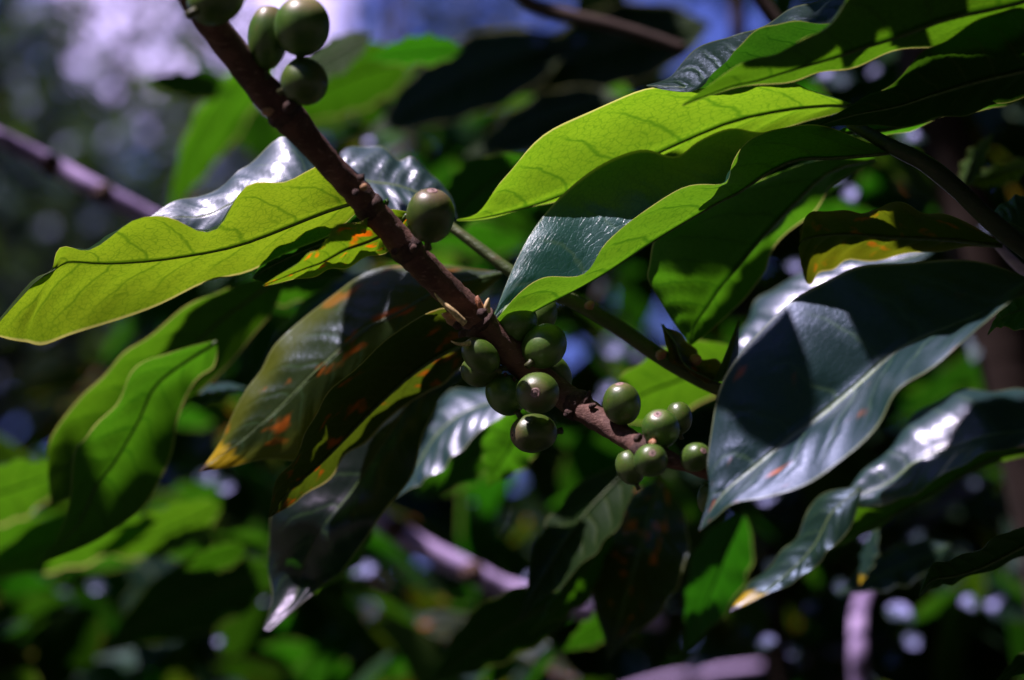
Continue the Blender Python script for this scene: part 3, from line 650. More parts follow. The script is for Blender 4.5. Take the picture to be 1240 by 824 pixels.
LF['D3'] = add_leaf(L3(
    (580, 440, 8.00, 581, 442, 8.00, 582, 444, 8.00), (500, 440, 9.40, 515, 466, 8.00, 535, 480, 7.40), (420, 500, 9.60, 470, 530, 8.00, 516, 520, 7.20), (360, 560, 9.40, 430, 590, 8.00, 496, 580, 7.00), (330, 620, 9.00, 390, 640, 7.80, 452, 640, 6.80), (324, 680, 10.10, 366, 690, 9.20, 416, 690, 8.50), (330, 722, 9.60, 356, 726, 8.90, 398, 704, 8.80), (318, 762, 8.20, 321, 764, 8.10, 326, 765, 8.00)),
    MAT['leafdark'], 'nearly black hanging leaf with a pink white glint at its tip', 'top')
LF['E'] = add_leaf(tilt(L3(
    (640, 470, 12.00, 641, 472, 12.00, 642, 474, 12.00), (596, 470, 13.40, 600, 486, 12.20, 606, 504, 11.20), (555, 472, 13.60, 562, 500, 12.20, 572, 532, 11.00), (520, 492, 13.60, 530, 525, 12.20, 544, 560, 11.00), (496, 530, 13.40, 508, 560, 12.20, 520, 580, 11.00), (480, 570, 13.00, 490, 584, 12.20, 498, 592, 11.40), (462, 612, 12.20, 463, 612, 12.20, 464, 612, 12.20)), 1.3, 1.15, 1),
    MAT['leafglare'], 'pale lilac shining leaf behind the cherries left of the central cluster', 'top', ripple=.0005)
LF['L1a'] = add_leaf(L3(
    (345, 328, 13.00, 346, 331, 13.00, 347, 335, 13.00), (279, 348, 12.60, 300, 364, 14.00, 330, 378, 14.60), (238, 364, 12.40, 262, 392, 14.00, 296, 420, 14.80), (204, 388, 12.40, 228, 426, 14.00, 265, 455, 14.80), (160, 420, 12.40, 190, 456, 14.00, 228, 490, 14.80), (126, 452, 12.60, 155, 490, 14.00, 192, 524, 14.80), (95, 486, 12.80, 118, 526, 14.00, 158, 560, 14.60), (66, 521, 13.20, 84, 560, 14.00, 120, 592, 14.40), (58, 552, 13.60, 66, 580, 14.00, 84, 604, 14.20), (62, 612, 14.00, 62, 612, 14.00, 63, 613, 14.00)),
    MAT['leafgreen'], 'blurred wavy leaf below the long glowing leaf, dark upper half and bright green end', 'under')
LF['L1b'] = add_leaf(L3(
    (262, 412, 9.70, 263, 414, 9.70, 264, 418, 9.70), (204, 428, 9.50, 222, 440, 10.30, 258, 446, 10.90), (160, 450, 9.30, 186, 468, 10.50, 232, 466, 11.30), (138, 492, 9.30, 166, 512, 10.50, 218, 502, 11.30), (104, 528, 9.50, 138, 560, 10.50, 204, 560, 11.30), (90, 552, 9.70, 116, 590, 10.50, 180, 606, 11.10), (83, 612, 10.10, 98, 630, 10.50, 152, 632, 10.90), (70, 650, 10.30, 76, 656, 10.50, 110, 658, 10.70), (44, 684, 10.50, 45, 684, 10.50, 46, 684, 10.50)),
    MAT['leafsoft'], 'bright green blurred leaf in front of the half dark wavy one at left', 'under')
LF['Q'] = add_leaf(simple((1170, 222, 14), (1270, 186, 12), 13, 13, bend=4, dl=-1.5, dr=1.5), MAT['leafbright'], 'small bright green sprout leaf pointing to the right edge', 'under')
LF['Q2'] = add_leaf(simple((1166, 228, 14), (1204, 160, 13), 13, 13, bend=-4, dl=-1.2, dr=1.2), MAT['leafbright'], 'small bright green sprout leaf pointing upward beside its twin', 'under')
LF['P1'] = add_leaf(L3((1290, 330, 2, 1291, 332, 2, 1292, 334, 2), (1250, 244, 3, 1256, 292, 2, 1262, 330, 1.4), (1226, 240, 3, 1228, 274, 2, 1232, 304, 1.4), (1205, 254, 2.6, 1206, 264, 2.2, 1206, 280, 1.8), (1194, 266, 2.2, 1194, 267, 2.2, 1194, 268, 2.2)),
    MAT['leafgloss'], 'pale bluish leaf with an orange fleck cut by the right edge behind the dark stem', 'top')
LF['P2'] = add_leaf(L3((1300, 360, -1, 1301, 362, -1, 1302, 364, -1), (1250, 350, .6, 1256, 372, -.6, 1256, 400, -1.4), (1222, 358, .6, 1224, 380, -.6, 1222, 398, -1.2), (1206, 384, 0, 1207, 390, -.4, 1207, 397, -.8), (1196, 404, -.4, 1196, 405, -.4, 1197, 406, -.4)),
    MAT['leafgreen'], 'small pale green leaf at the right edge beneath the big dark leaf base', 'top')
LF['RB'] = add_leaf(L3((1310, 600, 3, 1312, 604, 3, 1314, 608, 3), (1250, 630, 1.6, 1260, 650, 3.2, 1256, 668, 4.2), (1200, 656, 1.6, 1205, 680, 3.2, 1200, 690, 4.2), (1160, 676, 1.8, 1160, 696, 3.2, 1158, 706, 4), (1130, 684, 2.4, 1130, 702, 3.2, 1132, 712, 3.8), (1112, 722, 3, 1112, 722, 3, 1113, 723, 3)),
    MAT['leafdeep'], 'dark leaf low at the right edge with a thin lime edge at its tip', 'under')

# ------------------------------------------------------------------ thin stems near the branch
def stem(pts, mat, label, name='twig', cat='twig', group=None, seg=12, knots=()):
    pp = [(*q[:3], q[3]) for q in pts]
    n = (len(pp) - 1) * 6
    c, rd = [], []
    for i in range(n + 1):
        q = cr(pp, i / 6); p = P(*q[:3]); c.append(p); rd.append(max(q[3], 0.5) * K0 * (FD + q[2] * .01) * (1 + 0.06 * noise.noise(p * 200)))
    base = c[0].copy()
    vs, fs = tube([x - base for x in c], rd, seg)
    o = link_mesh(name, vs, fs, MAT[mat]); o.location = base
    tag(o, label, cat, group)
    for kq, r in knots:
        blob(P(*kq), camdir(.3, .3, -.6), px(r, kq[2]), px(r * .8, kq[2]), MAT['node'] if mat != 'greenstem' else MAT['bud'], 'node', o, base, rough=.3, seed=kq[0])
    return o
stem([(540, 270, 5, 6), (580, 300, 4.6, 7), (630, 336, 4.2, 8), (700, 368, 4, 9), (750, 398, 4, 9.5), (800, 432, 4, 10), (850, 462, 4, 9), (890, 480, 4.4, 8)], 'greenstem',
     'thin green twig crossing behind the cherries towards the big dark leaf', knots=(((714, 370, 3.2), 7), ((800, 430, 3.2), 8), ((842, 436, 3.4), 9)))
stem([(1030, 150, 2, 7), (1080, 178, 1, 9), (1120, 198, .6, 11), (1160, 230, .4, 11), (1200, 268, .2, 11.5), (1250, 308, 0, 12)], 'darkstem',
     'dark leaf stem slanting down to the right edge beneath the folded leaf')
stem([(1204, 292, 4, 5), (1222, 312, 4, 6), (1246, 334, 4, 7), (1270, 352, 4, 7)], 'greybark', 'short pale sunlit twig at the right edge behind the dark stem')
# the curled dry leaf caught on the twig
add_leaf(L3((800, 392, 3.4, 802, 394, 3.4, 804, 396, 3.4), (806, 412, 3.8, 816, 414, 3.2, 828, 408, 4.4), (810, 436, 3.8, 828, 440, 3, 846, 430, 4.6), (836, 452, 3.6, 850, 455, 3, 874, 440, 4.8), (862, 460, 3.6, 876, 458, 3.2, 892, 436, 4.6), (894, 388, 4, 895, 389, 4, 896, 390, 4)),
         MAT['leafyellow'], 'small curled dry leaf caught on the thin twig left of the big dark leaf', 'under', rib=0.0004)
# ------------------------------------------------------------------ sun flecks: lines of sight to the sun that the foliage leaves open
GAPS = []       # (point, radius)
VIEWS = []      # (px, py, radius px, dz): nothing loose in front of these
def gap(px_, py_, dz, r): GAPS.append((P(px_, py_, dz), r))
def view(px_, py_, r, dz): VIEWS.append((px_, py_, r, dz))
def blocks_sun(p, pad=0.03):
    for g, r in GAPS:
        q = p - g; t = q.dot(SUN)
        if t > 0.01 and (q - SUN * t).length < r + pad: return True
    return False
def blocks_view(p, pad=0.04):
    x, y, z = topix(p)
    if z < -55: return True
    s = pad / (K0 * (FD + z * .01))
    for a, b, r, dz in VIEWS:
        if z < dz - 1 and math.hypot(x - a, y - b) < r + s: return True
    return False

def leaf_patch(vs, fs, uvs, c, d, n, L, W, fold=0.25, droop=0.25, rnd=R, ns=6):
    """one small leaf added to a mesh: base c, direction d, upper normal n"""
    d = d.normalized(); n = (n - d * n.dot(d)).normalized(); s = d.cross(n)
    b0 = len(vs)
    for i in range(ns + 1):
        u = i / ns
        pr = max(math.sin(math.pi * u ** 0.85), 0.02) ** 0.9 * W * (1 - .2 * u)
        m = c + d * (L * u) - n * (droop * L * u * u)
        wv = 0.12 * math.sin(u * 11 + rnd.random() * .8) * W
        for k, v in ((-1, 0.0), (0, 0.5), (1, 1.0)):
            vs.append(m + s * (k * pr) + n * (abs(k) * (fold * pr + wv))); uvs.append((u, v))
    for i in range(ns):
        for j in range(2):
            a = b0 + i * 3 + j
            fs.append((a, a + 3, a + 4, a + 1))
# orientation: d x ... front face must be the upper side
def fix_front(vs, f, n):
    a = vs[f[1]] - vs[f[0]]; b = vs[f[3]] - vs[f[0]]
    return a.cross(b).dot(n) > 0

def rand_dir(rnd, up=0.0):
    while True:
        v = Vector((rnd.uniform(-1, 1), rnd.uniform(-1, 1), rnd.uniform(-1, 1)))
        if 0.1 < v.length < 1:
            v.normalize(); v.z += up; return v.normalized()

def cs(x, u, d): return CAM0 + RT * x + UPV * u + FW * d

# open sun on the pieces of stem and leaf that the photograph shows lit
for t in range(8):
    f = t / 7
    gap(10 + 160 * f, 172 + 84 * f, 38, 0.03); view(10 + 160 * f, 172 + 84 * f, 12, 38)
    gap(462 + 250 * f, 630 + 108 * f, 42, 0.022); view(462 + 250 * f, 630 + 108 * f, 10, 42)
for y in (790, 810, 824): gap(1040, y, 50, 0.02); view(1040, y, 12, 50)
for x in (830, 860, 890, 910): gap(x, 814, 90, 0.02); view(x, 814, 10, 90)
for q in ((340, 170, 4), (300, 205, 4), (270, 250, 4), (430, 195, 7), (470, 200, 7), (520, 220, 7), (545, 490, 13), (575, 485, 13), (525, 530, 13), (1080, 575, 11), (1150, 540, 11), (1210, 510, 11), (940, 370, 12), (910, 400, 12), (970, 345, 12), (1230, 270, 2), (840, 380, 6), (800, 340, 5.5),
          (366, 20, -5), (322, 20, -4.5), (369, 85, -5), (521, 240, -2), (330, 420, 7), (300, 480, 7), (760, 130, 2), (900, 120, 2), (300, 250, 0), (150, 320, 1), (80, 380, 2), (130, 540, 9), (345, 745, 4), (1110, 20, -5), (1050, 60, -4)): gap(*q, .03)
DARK = []
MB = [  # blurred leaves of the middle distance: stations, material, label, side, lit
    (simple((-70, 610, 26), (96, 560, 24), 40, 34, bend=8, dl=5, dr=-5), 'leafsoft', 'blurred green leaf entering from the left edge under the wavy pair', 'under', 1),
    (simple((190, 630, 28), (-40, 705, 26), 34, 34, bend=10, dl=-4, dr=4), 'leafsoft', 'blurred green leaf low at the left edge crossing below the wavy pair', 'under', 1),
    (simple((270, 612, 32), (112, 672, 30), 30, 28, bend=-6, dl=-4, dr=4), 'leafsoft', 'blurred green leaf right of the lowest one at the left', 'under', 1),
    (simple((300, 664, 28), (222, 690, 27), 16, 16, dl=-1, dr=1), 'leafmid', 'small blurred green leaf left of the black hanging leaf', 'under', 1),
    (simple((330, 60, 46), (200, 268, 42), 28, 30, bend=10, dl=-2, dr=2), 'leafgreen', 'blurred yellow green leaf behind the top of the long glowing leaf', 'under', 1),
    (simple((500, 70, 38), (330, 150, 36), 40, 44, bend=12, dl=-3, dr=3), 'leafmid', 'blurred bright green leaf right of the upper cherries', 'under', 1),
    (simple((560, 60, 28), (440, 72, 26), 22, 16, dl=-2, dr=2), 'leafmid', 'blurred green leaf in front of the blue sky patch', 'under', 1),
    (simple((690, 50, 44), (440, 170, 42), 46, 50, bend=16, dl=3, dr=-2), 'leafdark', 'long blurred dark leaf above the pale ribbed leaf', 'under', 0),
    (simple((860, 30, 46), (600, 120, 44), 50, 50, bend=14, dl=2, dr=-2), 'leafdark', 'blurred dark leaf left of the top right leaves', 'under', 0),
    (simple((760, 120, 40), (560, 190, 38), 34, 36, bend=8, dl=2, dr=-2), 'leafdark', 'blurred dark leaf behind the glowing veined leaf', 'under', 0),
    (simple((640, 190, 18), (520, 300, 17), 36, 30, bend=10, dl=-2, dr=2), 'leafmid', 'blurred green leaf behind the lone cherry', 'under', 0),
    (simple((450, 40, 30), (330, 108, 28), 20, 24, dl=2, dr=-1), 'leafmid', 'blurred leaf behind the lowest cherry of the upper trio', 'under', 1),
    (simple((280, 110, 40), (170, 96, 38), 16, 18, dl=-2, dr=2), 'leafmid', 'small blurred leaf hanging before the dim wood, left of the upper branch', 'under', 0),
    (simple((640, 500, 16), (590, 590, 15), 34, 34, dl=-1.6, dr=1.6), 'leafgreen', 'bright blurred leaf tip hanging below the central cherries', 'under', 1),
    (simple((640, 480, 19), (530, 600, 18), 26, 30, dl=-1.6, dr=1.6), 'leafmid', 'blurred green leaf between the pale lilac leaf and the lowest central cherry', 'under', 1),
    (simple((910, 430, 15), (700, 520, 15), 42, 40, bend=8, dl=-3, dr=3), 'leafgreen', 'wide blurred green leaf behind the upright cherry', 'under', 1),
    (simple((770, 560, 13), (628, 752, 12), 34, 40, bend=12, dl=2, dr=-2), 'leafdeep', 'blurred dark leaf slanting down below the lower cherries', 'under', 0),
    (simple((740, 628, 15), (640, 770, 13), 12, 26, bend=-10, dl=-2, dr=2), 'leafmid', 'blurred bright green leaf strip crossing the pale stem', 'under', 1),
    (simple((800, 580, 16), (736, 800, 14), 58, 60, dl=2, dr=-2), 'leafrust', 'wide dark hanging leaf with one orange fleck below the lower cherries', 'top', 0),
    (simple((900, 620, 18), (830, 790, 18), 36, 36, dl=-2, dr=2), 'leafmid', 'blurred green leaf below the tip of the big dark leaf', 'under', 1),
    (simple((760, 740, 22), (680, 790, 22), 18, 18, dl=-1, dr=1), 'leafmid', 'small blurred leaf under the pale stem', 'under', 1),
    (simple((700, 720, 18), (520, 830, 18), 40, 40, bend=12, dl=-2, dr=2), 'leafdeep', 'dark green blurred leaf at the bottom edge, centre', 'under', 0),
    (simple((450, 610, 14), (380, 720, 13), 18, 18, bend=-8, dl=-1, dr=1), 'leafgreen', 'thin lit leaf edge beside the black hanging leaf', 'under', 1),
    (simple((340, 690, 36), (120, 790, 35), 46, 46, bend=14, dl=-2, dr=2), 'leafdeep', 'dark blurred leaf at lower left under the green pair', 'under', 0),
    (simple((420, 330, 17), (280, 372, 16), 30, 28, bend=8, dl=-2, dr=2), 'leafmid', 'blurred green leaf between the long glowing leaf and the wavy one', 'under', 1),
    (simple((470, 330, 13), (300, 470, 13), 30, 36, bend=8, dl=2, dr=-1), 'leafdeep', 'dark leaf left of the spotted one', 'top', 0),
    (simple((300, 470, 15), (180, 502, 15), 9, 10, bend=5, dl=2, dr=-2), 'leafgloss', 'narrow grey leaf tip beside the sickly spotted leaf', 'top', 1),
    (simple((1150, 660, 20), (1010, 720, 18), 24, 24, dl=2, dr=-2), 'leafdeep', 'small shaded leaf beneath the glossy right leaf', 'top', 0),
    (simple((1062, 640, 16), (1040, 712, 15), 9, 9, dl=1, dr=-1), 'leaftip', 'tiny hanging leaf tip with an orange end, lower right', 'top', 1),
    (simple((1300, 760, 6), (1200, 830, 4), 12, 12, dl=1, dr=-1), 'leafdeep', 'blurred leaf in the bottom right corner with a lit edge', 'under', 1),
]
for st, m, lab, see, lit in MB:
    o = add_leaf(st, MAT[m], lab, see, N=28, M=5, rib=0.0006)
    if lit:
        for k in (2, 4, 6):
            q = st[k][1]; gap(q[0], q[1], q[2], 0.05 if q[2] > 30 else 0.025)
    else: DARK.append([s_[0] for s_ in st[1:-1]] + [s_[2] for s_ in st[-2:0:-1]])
GL = [(200, 570, 13), (183, 550, 10), (253, 578, 14), (45, 664, 8), (118, 710, 15), (72, 724, 14), (265, 776, 9), (293, 678, 8), (362, 360, 18), (428, 338, 16), (725, 236, 10), (700, 128, 14), (735, 118, 10), (650, 50, 12), (582, 72, 12), (612, 66, 9),
      (930, 604, 12), (955, 600, 10), (895, 708, 11), (983, 736, 11), (1090, 742, 16), (1104, 776, 15), (1124, 745, 10), (1080, 800, 10), (925, 778, 17), (905, 765, 12), (1204, 730, 15), (748, 420, 18), (690, 408, 10), (772, 434, 9), (845, 500, 13), (735, 470, 10),
      (1018, 96, 17), (1000, 88, 12), (1060, 86, 10), (1104, 166, 12), (1030, 236, 11), (962, 322, 10), (1048, 650, 9), (570, 610, 7), (440, 690, 14), (520, 140, 12), (545, 134, 9), (450, 170, 12), (1180, 585, 8), (960, 790, 12), (1128, 480, 9), (850, 805, 12), (640, 700, 10), (700, 735, 9)]
RX = random.Random(8)
for _ in range(34):
    x, y = RX.choice(((RX.uniform(880, 1240), RX.uniform(590, 824)), (RX.uniform(420, 760), RX.uniform(30, 210)), (RX.uniform(0, 420), RX.uniform(560, 800)), (RX.uniform(680, 900), RX.uniform(390, 520)), (RX.uniform(980, 1200), RX.uniform(80, 330)))); GL.append((x, y, RX.uniform(5, 15)))
HV = (SUN - FW).normalized(); RG = random.Random(3)
vs, fs, uv = [], [], []
leaf_patch(vs, fs, uv, Vector((-.5, 0, 0)), Vector((1, 0, 0)), Vector((0, 0, 1)), 1.0, 0.36, .22, .12, RG, ns=8)
if not fix_front(vs, fs[8], Vector((0, 0, 1))): fs = [f[::-1] for f in fs]
gl_me = bpy.data.meshes.new('added_glint_leaf'); gl_me.from_pydata([tuple(v) for v in vs], [], fs)
ul = gl_me.uv_layers.new(name='UVMap')
for lp in gl_me.loops: ul.data[lp.index].uv = uv[lp.vertex_index]
gl_me.polygons.foreach_set('use_smooth', [True] * len(gl_me.polygons)); gl_me.materials.append(MAT['leafglint'])
for x, y, r in GL:  # leaves added and turned to mirror the sun as pale spots
    dz = RG.uniform(40, 62) if y > 260 or x > 420 else RG.uniform(60, 110)
    p = P(x, y, dz); gap(x, y, dz, .0); view(x, y, r, dz)
    h = (SUN - (p - CAM0).normalized()).normalized(); n = (h + rand_dir(RG) * RG.uniform(.05, .32)).normalized()
    d = n.cross(rand_dir(RG)).normalized(); sd = d.cross(n)
    o = bpy.data.objects.new('added_glint_leaf', gl_me); col.objects.link(o)
    L = r * RG.uniform(1.6, 2.8) * K0 * (FD + dz * .01)
    o.matrix_world = Matrix.Translation(p) @ Matrix((d, -sd, n)).transposed().to_4x4() @ Matrix.Scale(L, 4)
    tag(o, 'small leaf added and turned to mirror the sun as a blurred pale spot', 'leaf', 'added glint leaves in the depth of the shrub')
stem([(-900, -330, 30, 7), (-400, -60, 33, 9), (-30, 150, 36, 10), (10, 172, 37, 11), (60, 198, 38, 12), (110, 226, 38, 12), (150, 247, 38.5, 12), (185, 266, 39, 12), (260, 310, 40, 12)], 'greybark', 'blurred pale lilac stem slanting across the dim wood at the left', knots=(((62, 199, 36), 15), ((126, 234, 36.5), 14)))
stem([(420, 590, 41, 11), (460, 628, 42, 14), (510, 662, 42, 14), (565, 690, 42, 14), (610, 712, 42.5, 13), (660, 726, 43, 13), (715, 738, 44, 13), (800, 752, 46, 12)], 'greybark', 'blurred pale lilac stem among the dark leaves at bottom centre', knots=(((572, 694, 40), 17), ((650, 724, 41), 16), ((478, 640, 40), 16)))
stem([(1044, 900, 50, 13), (1041, 824, 50, 12), (1039, 785, 50, 11), (1042, 735, 53, 10), (1066, 690, 60, 8), (1120, 630, 72, 7), (1240, 540, 90, 6)], 'greybark', 'upright pale pink stem at the bottom edge, right')
stem([(700, 856, 90, 5), (790, 828, 90, 6), (840, 818, 90, 6), (900, 810, 90, 6), (960, 802, 90, 5), (1100, 770, 90, 5), (1300, 700, 90, 4)], 'greybark', 'pale lilac twig lying along the bottom edge')
stem([(610, -30, 26, 9), (640, 4, 26, 9), (690, 20, 26, 9), (750, 34, 26, 8), (830, 60, 26, 7)], 'brownbark', 'dark brown twig against the bright sky at the top')
stem([(905, -30, 20, 9), (925, 6, 20, 9), (950, 40, 20, 8), (990, 90, 20, 8)], 'brownbark', 'dark twig between the sky patch and the top right leaf')
stem([(1040, -700, 50, 22), (1090, -200, 47, 27), (1120, 90, 45, 30), (1150, 190, 45, 32), (1190, 330, 45, 34), (1240, 520, 45, 36), (1290, 760, 45, 40), (1330, 1100, 45, 44)], 'brownbark', 'stout dark brown stem of the shrub behind the right hand leaves', name='bough', cat='bough')
stem([(955, 1300, 70, 20), (945, 900, 70, 18), (940, 800, 70, 17), (930, 640, 70, 15), (900, 300, 70, 12), (890, -300, 70, 9)], 'brownbark', 'upright brown stem of the shrub behind the lower cherries', name='bough', cat='bough')

# ------------------------------------------------------------------ the depth of the shrub
def edge_y(x):      # upper outline of the shrub against sky and wood, in picture units
    k = [(-400, 640), (0, 560), (60, 545), (130, 470), (190, 330), (230, 240), (270, 160), (320, 140), (420, 84), (520, 66), (600, 48), (650, 30), (720, 34), (900, 24), (940, -40), (2000, -200)]
    for (a, b), (c, d) in zip(k, k[1:]):
        if a <= x <= c: return b + (d - b) * (x - a) / (c - a)
    return 700 if x < 0 else -200

GREENS = [(30, 575, 36), (-10, 640, 34), (70, 640, 30), (20, 700, 30), (150, 650, 30), (215, 620, 26), (190, 690, 24), (255, 665, 22), (100, 600, 30), (860, 690, 34), (850, 620, 28), (690, 600, 32), (740, 600, 26), (420, 110, 34), (300, 150, 34), (560, 290, 26), (500, 330, 22), (585, 560, 26), (550, 545, 20), (1090, 200, 26), (1020, 260, 22), (820, 470, 34), (760, 440, 28), (930, 690, 26), (250, 500, 20), (360, 350, 22), (640, 110, 30), (700, 90, 28), (520, 110, 30), (470, 130, 26), (590, 230, 28)]
RGN = random.Random(17); BL = []
for i, (x, y, s_) in enumerate(GREENS):
    dz = RGN.uniform(46, 76); s_ *= 1.7; an = RGN.uniform(-.5, .9) + (math.pi if RGN.random() < .75 else 0); L = s_ * RGN.uniform(2.8, 4.4)
    st = simple((x - math.cos(an) * L / 2, y + math.sin(an) * L / 2 * -1, dz), (x + math.cos(an) * L / 2, y + math.sin(an) * L / 2, dz - 2), s_ * .5, s_ * .45, bend=RGN.uniform(-8, 8), dl=2 if math.cos(an) > 0 else -2, dr=-2 if math.cos(an) > 0 else 2, wave=.12, ph=RGN.uniform(0, 6))
    o = add_leaf(st, MAT[RGN.choice(('leafmid', 'leafmid', 'leafgreen'))], 'soft green out of focus leaf lit from above in the middle of the shrub', 'under', group='soft green leaves in the middle of the shrub', N=20, M=4, rib=0.0005)
    if i % 4 != 3: gap(x, y, dz, .03); gap(x + RGN.uniform(-.3, .3) * s_, y + 8, dz, .015)
tmpl = []
for k, mname in enumerate(('leafdeep', 'leafmid', 'leafdeep', 'leafgloss', 'leafrust')):
    vs, fs, uv = [], [], []
    leaf_patch(vs, fs, uv, Vector(), Vector((1, 0, 0)), Vector((0, 0, 1)), 0.13, 0.024, .3, .22, R, ns=10)
    if not fix_front(vs, fs[8], Vector((0, 0, 1))): fs = [f[::-1] for f in fs]
    me = bpy.data.meshes.new('shrub_leaf'); me.from_pydata([tuple(v) for v in vs], [], fs)
    ul = me.uv_layers.new(name='UVMap')
    for lp in me.loops: ul.data[lp.index].uv = uv[lp.vertex_index]
    me.polygons.foreach_set('use_smooth', [True] * len(me.polygons)); me.materials.append(MAT[mname])
    o = bpy.data.objects.new('shrub_leaf', me); tmpl.append(o)
RS = random.Random(21)
def leaf_frame(rnd):
    az = rnd.uniform(0, 2 * math.pi); d = Vector((math.cos(az), math.sin(az), -rnd.uniform(0.0, 0.9))).normalized()
    n = Vector((rnd.uniform(-.6, .6), rnd.uniform(-.6, .6), 1)); n = (n - d * n.dot(d)).normalized()
    return d, n
cnt = 0; tries = 0
while cnt < 110 and tries < 6000:
    tries += 1
    dz = RS.uniform(36, 62); x = RS.uniform(-60, 1300); y = RS.uniform(-20, 860)
    if y < edge_y(x) + 70: continue
    p = P(x, y, dz); d, n = leaf_frame(RS); c = p + d * .06
    if blocks_sun(c, .05) or blocks_view(c, .06): continue
    o = tmpl[RS.randrange(5)].copy(); col.objects.link(o)
    s = d.cross(n); o.matrix_world = Matrix.Translation(p) @ Matrix((d, -s, n)).transposed().to_4x4() @ Matrix.Scale(RS.uniform(.75, 1.25), 4)
    tag(o, 'blurred dark leaf in the shaded depth of the shrub', 'leaf', 'blurred leaves deep in the shrub'); cnt += 1

def mass(name, label, mats, items, kind='stuff', parent=None):
    """items: (base, dir, normal, length, half width)"""
    objs = []
    for k, mt in enumerate(mats):
        vs, fs, uv = [], [], []
        for i, (p, d, n, L, W) in enumerate(items):
            if i % len(mats) != k: continue
            f0 = len(fs); leaf_patch(vs, fs, uv, p, d, n, L, W, .25, .2, R, ns=4)
            if not fix_front(vs, fs[f0 + 2], n): fs[f0:] = [f[::-1] for f in fs[f0:]]
        objs.append((vs, fs, uv, mt))
    V, F, U, mi = [], [], [], []
    for k, (vs, fs, uv, mt) in enumerate(objs):
        b = len(V); V += vs; U += uv; F += [tuple(b + i for i in f) for f in fs]; mi += [k] * len(fs)
    o = link_mesh(name, V, F, MAT[mats[0]], uvs=U, parent=parent)
    for mt in mats[1:]: o.data.materials.append(MAT[mt])
    o.data.polygons.foreach_set('material_index', mi)
    if label: tag(o, label, 'foliage', None, kind)
    elif kind: o['kind'] = kind
    return o

MAT['wood1'] = leaf_mat('wood_leaf_hazed', top=(0.022, 0.032, 0.042), under=(0.034, 0.040, 0.060), trans=(0.035, 0.06, 0.02), tmix=.25, rough=.45, spec=.7, sheen=(.42, .46, 1.0))  # bluish veil of haze and sky light put into the leaf colours
MAT['wood2'] = leaf_mat('wood_leaf_green', top=(0.02, 0.04, 0.018), under=(0.03, 0.045, 0.018), trans=(0.12, 0.2, 0.02), tmix=.3, rough=.4, spec=.5)

items = []
RD = random.Random(5)
for k in range(5200):
    dz = 45 + 190 * RD.random() ** 1.3; x = RD.uniform(-500, 1740); y = RD.uniform(-330, 1250)
    if y < edge_y(x) + 20 + RD.uniform(0, 60): continue
    p = P(x, y, dz); d, n = leaf_frame(RD); c = p + d * .06
    if blocks_sun(c, .05) or blocks_view(c, .06): continue
    items.append((p, d, n, RD.uniform(.10, .17), RD.uniform(.020, .032)))
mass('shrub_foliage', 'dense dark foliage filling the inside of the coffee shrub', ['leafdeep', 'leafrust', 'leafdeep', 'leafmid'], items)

# unseen foliage added overhead to keep sun and sky off the shrub
SLOPE = SUN.dot(FW) / SUN.dot(UPV); SIDE = SUN.dot(RT) / SUN.dot(UPV)
items = []
for k in range(9500):
    u = RD.uniform(0.20, 0.95); x = RD.uniform(-2.2, 1.9); d_ = RD.uniform(0.85, 4.0)
    if d_ < 0.95 + SLOPE * u: continue
    if u < 0.17 * d_ + 0.10 + (0.04 if x < 0.1 * d_ else -0.06): continue
    p = cs(x, u, d_); d, n = leaf_frame(RD); c = p + d * .06
    if blocks_sun(c, .028): continue
    items.append((p, d, n, RD.uniform(.11, .18), RD.uniform(.022, .034)))
for k in range(9000):       # more, added over and behind the camera to block sky light
    u = RD.uniform(0.05, 1.1); x = RD.uniform(-1.9, 1.9); d_ = RD.uniform(-2.2, 0.45)
    if d_ > SLOPE * u + 0.40 or math.sqrt(x * x + u * u + d_ * d_ * .64) < 0.62 or (abs(x) < .4 and d_ > -.2 and u < .45): continue
    p = cs(x, u, d_); d, n = leaf_frame(RD)
    if blocks_sun(p + d * .06, .03): continue
    items.append((p, d, n, RD.uniform(.11, .18), RD.uniform(.022, .034)))
for k in range(5000):       # more again, added to either side of the sunlit gap
    u = RD.uniform(0.16, 1.0); x = RD.uniform(-1.9, 1.9); d_ = RD.uniform(0.25, 1.05)
    a = SIDE * u
    if a - 0.25 < x < a + 0.24 or u < 0.17 * d_ + 0.08: continue
    p = cs(x, u, d_); d, n = leaf_frame(RD)
    if blocks_sun(p + d * .06, .03): continue
    items.append((p, d, n, RD.uniform(.11, .18), RD.uniform(.022, .034)))
SHADE_FOLIAGE = mass('added_shade_foliage', 'unseen foliage added overhead to shade the coffee shrub', ['leafdeep', 'leafmid', 'leafdeep'], items)

from mathutils.bvhtree import BVHTree
CUTOUTS = []
def shade_cutout(pts):  # unseen cutout added to the overhead mesh to cast a chosen shadow
    CUTOUTS.append((len(SHADE_FOLIAGE.data.polygons), topix(pts[0] - SUN * .25)))
    c = sum(pts, Vector()) / len(pts) + UPV * 0.004
    me = SHADE_FOLIAGE.data; bm = bmesh.new(); bm.from_mesh(me); ul = bm.loops.layers.uv.active
    vs = [bm.verts.new(p) for p in pts]; vc = bm.verts.new(c); n = len(vs)
    for i in range(n):
        f = bm.faces.new((vc, vs[i], vs[(i + 1) % n])); f.smooth = True; f.material_index = 0
        for lp, uv in zip(f.loops, ((.5, .5), (i / n, .12), ((i + 1) / n, .12))): lp[ul].uv = uv
    bm.to_mesh(me); bm.free()
def shade(poly, t):
    """an unseen cutout added between the sun and a stretch of a lower leaf"""
    shade_cutout([P(*q) + SUN * (t + 0.006 * math.sin(i * 2.1)) for i, q in enumerate(poly)])
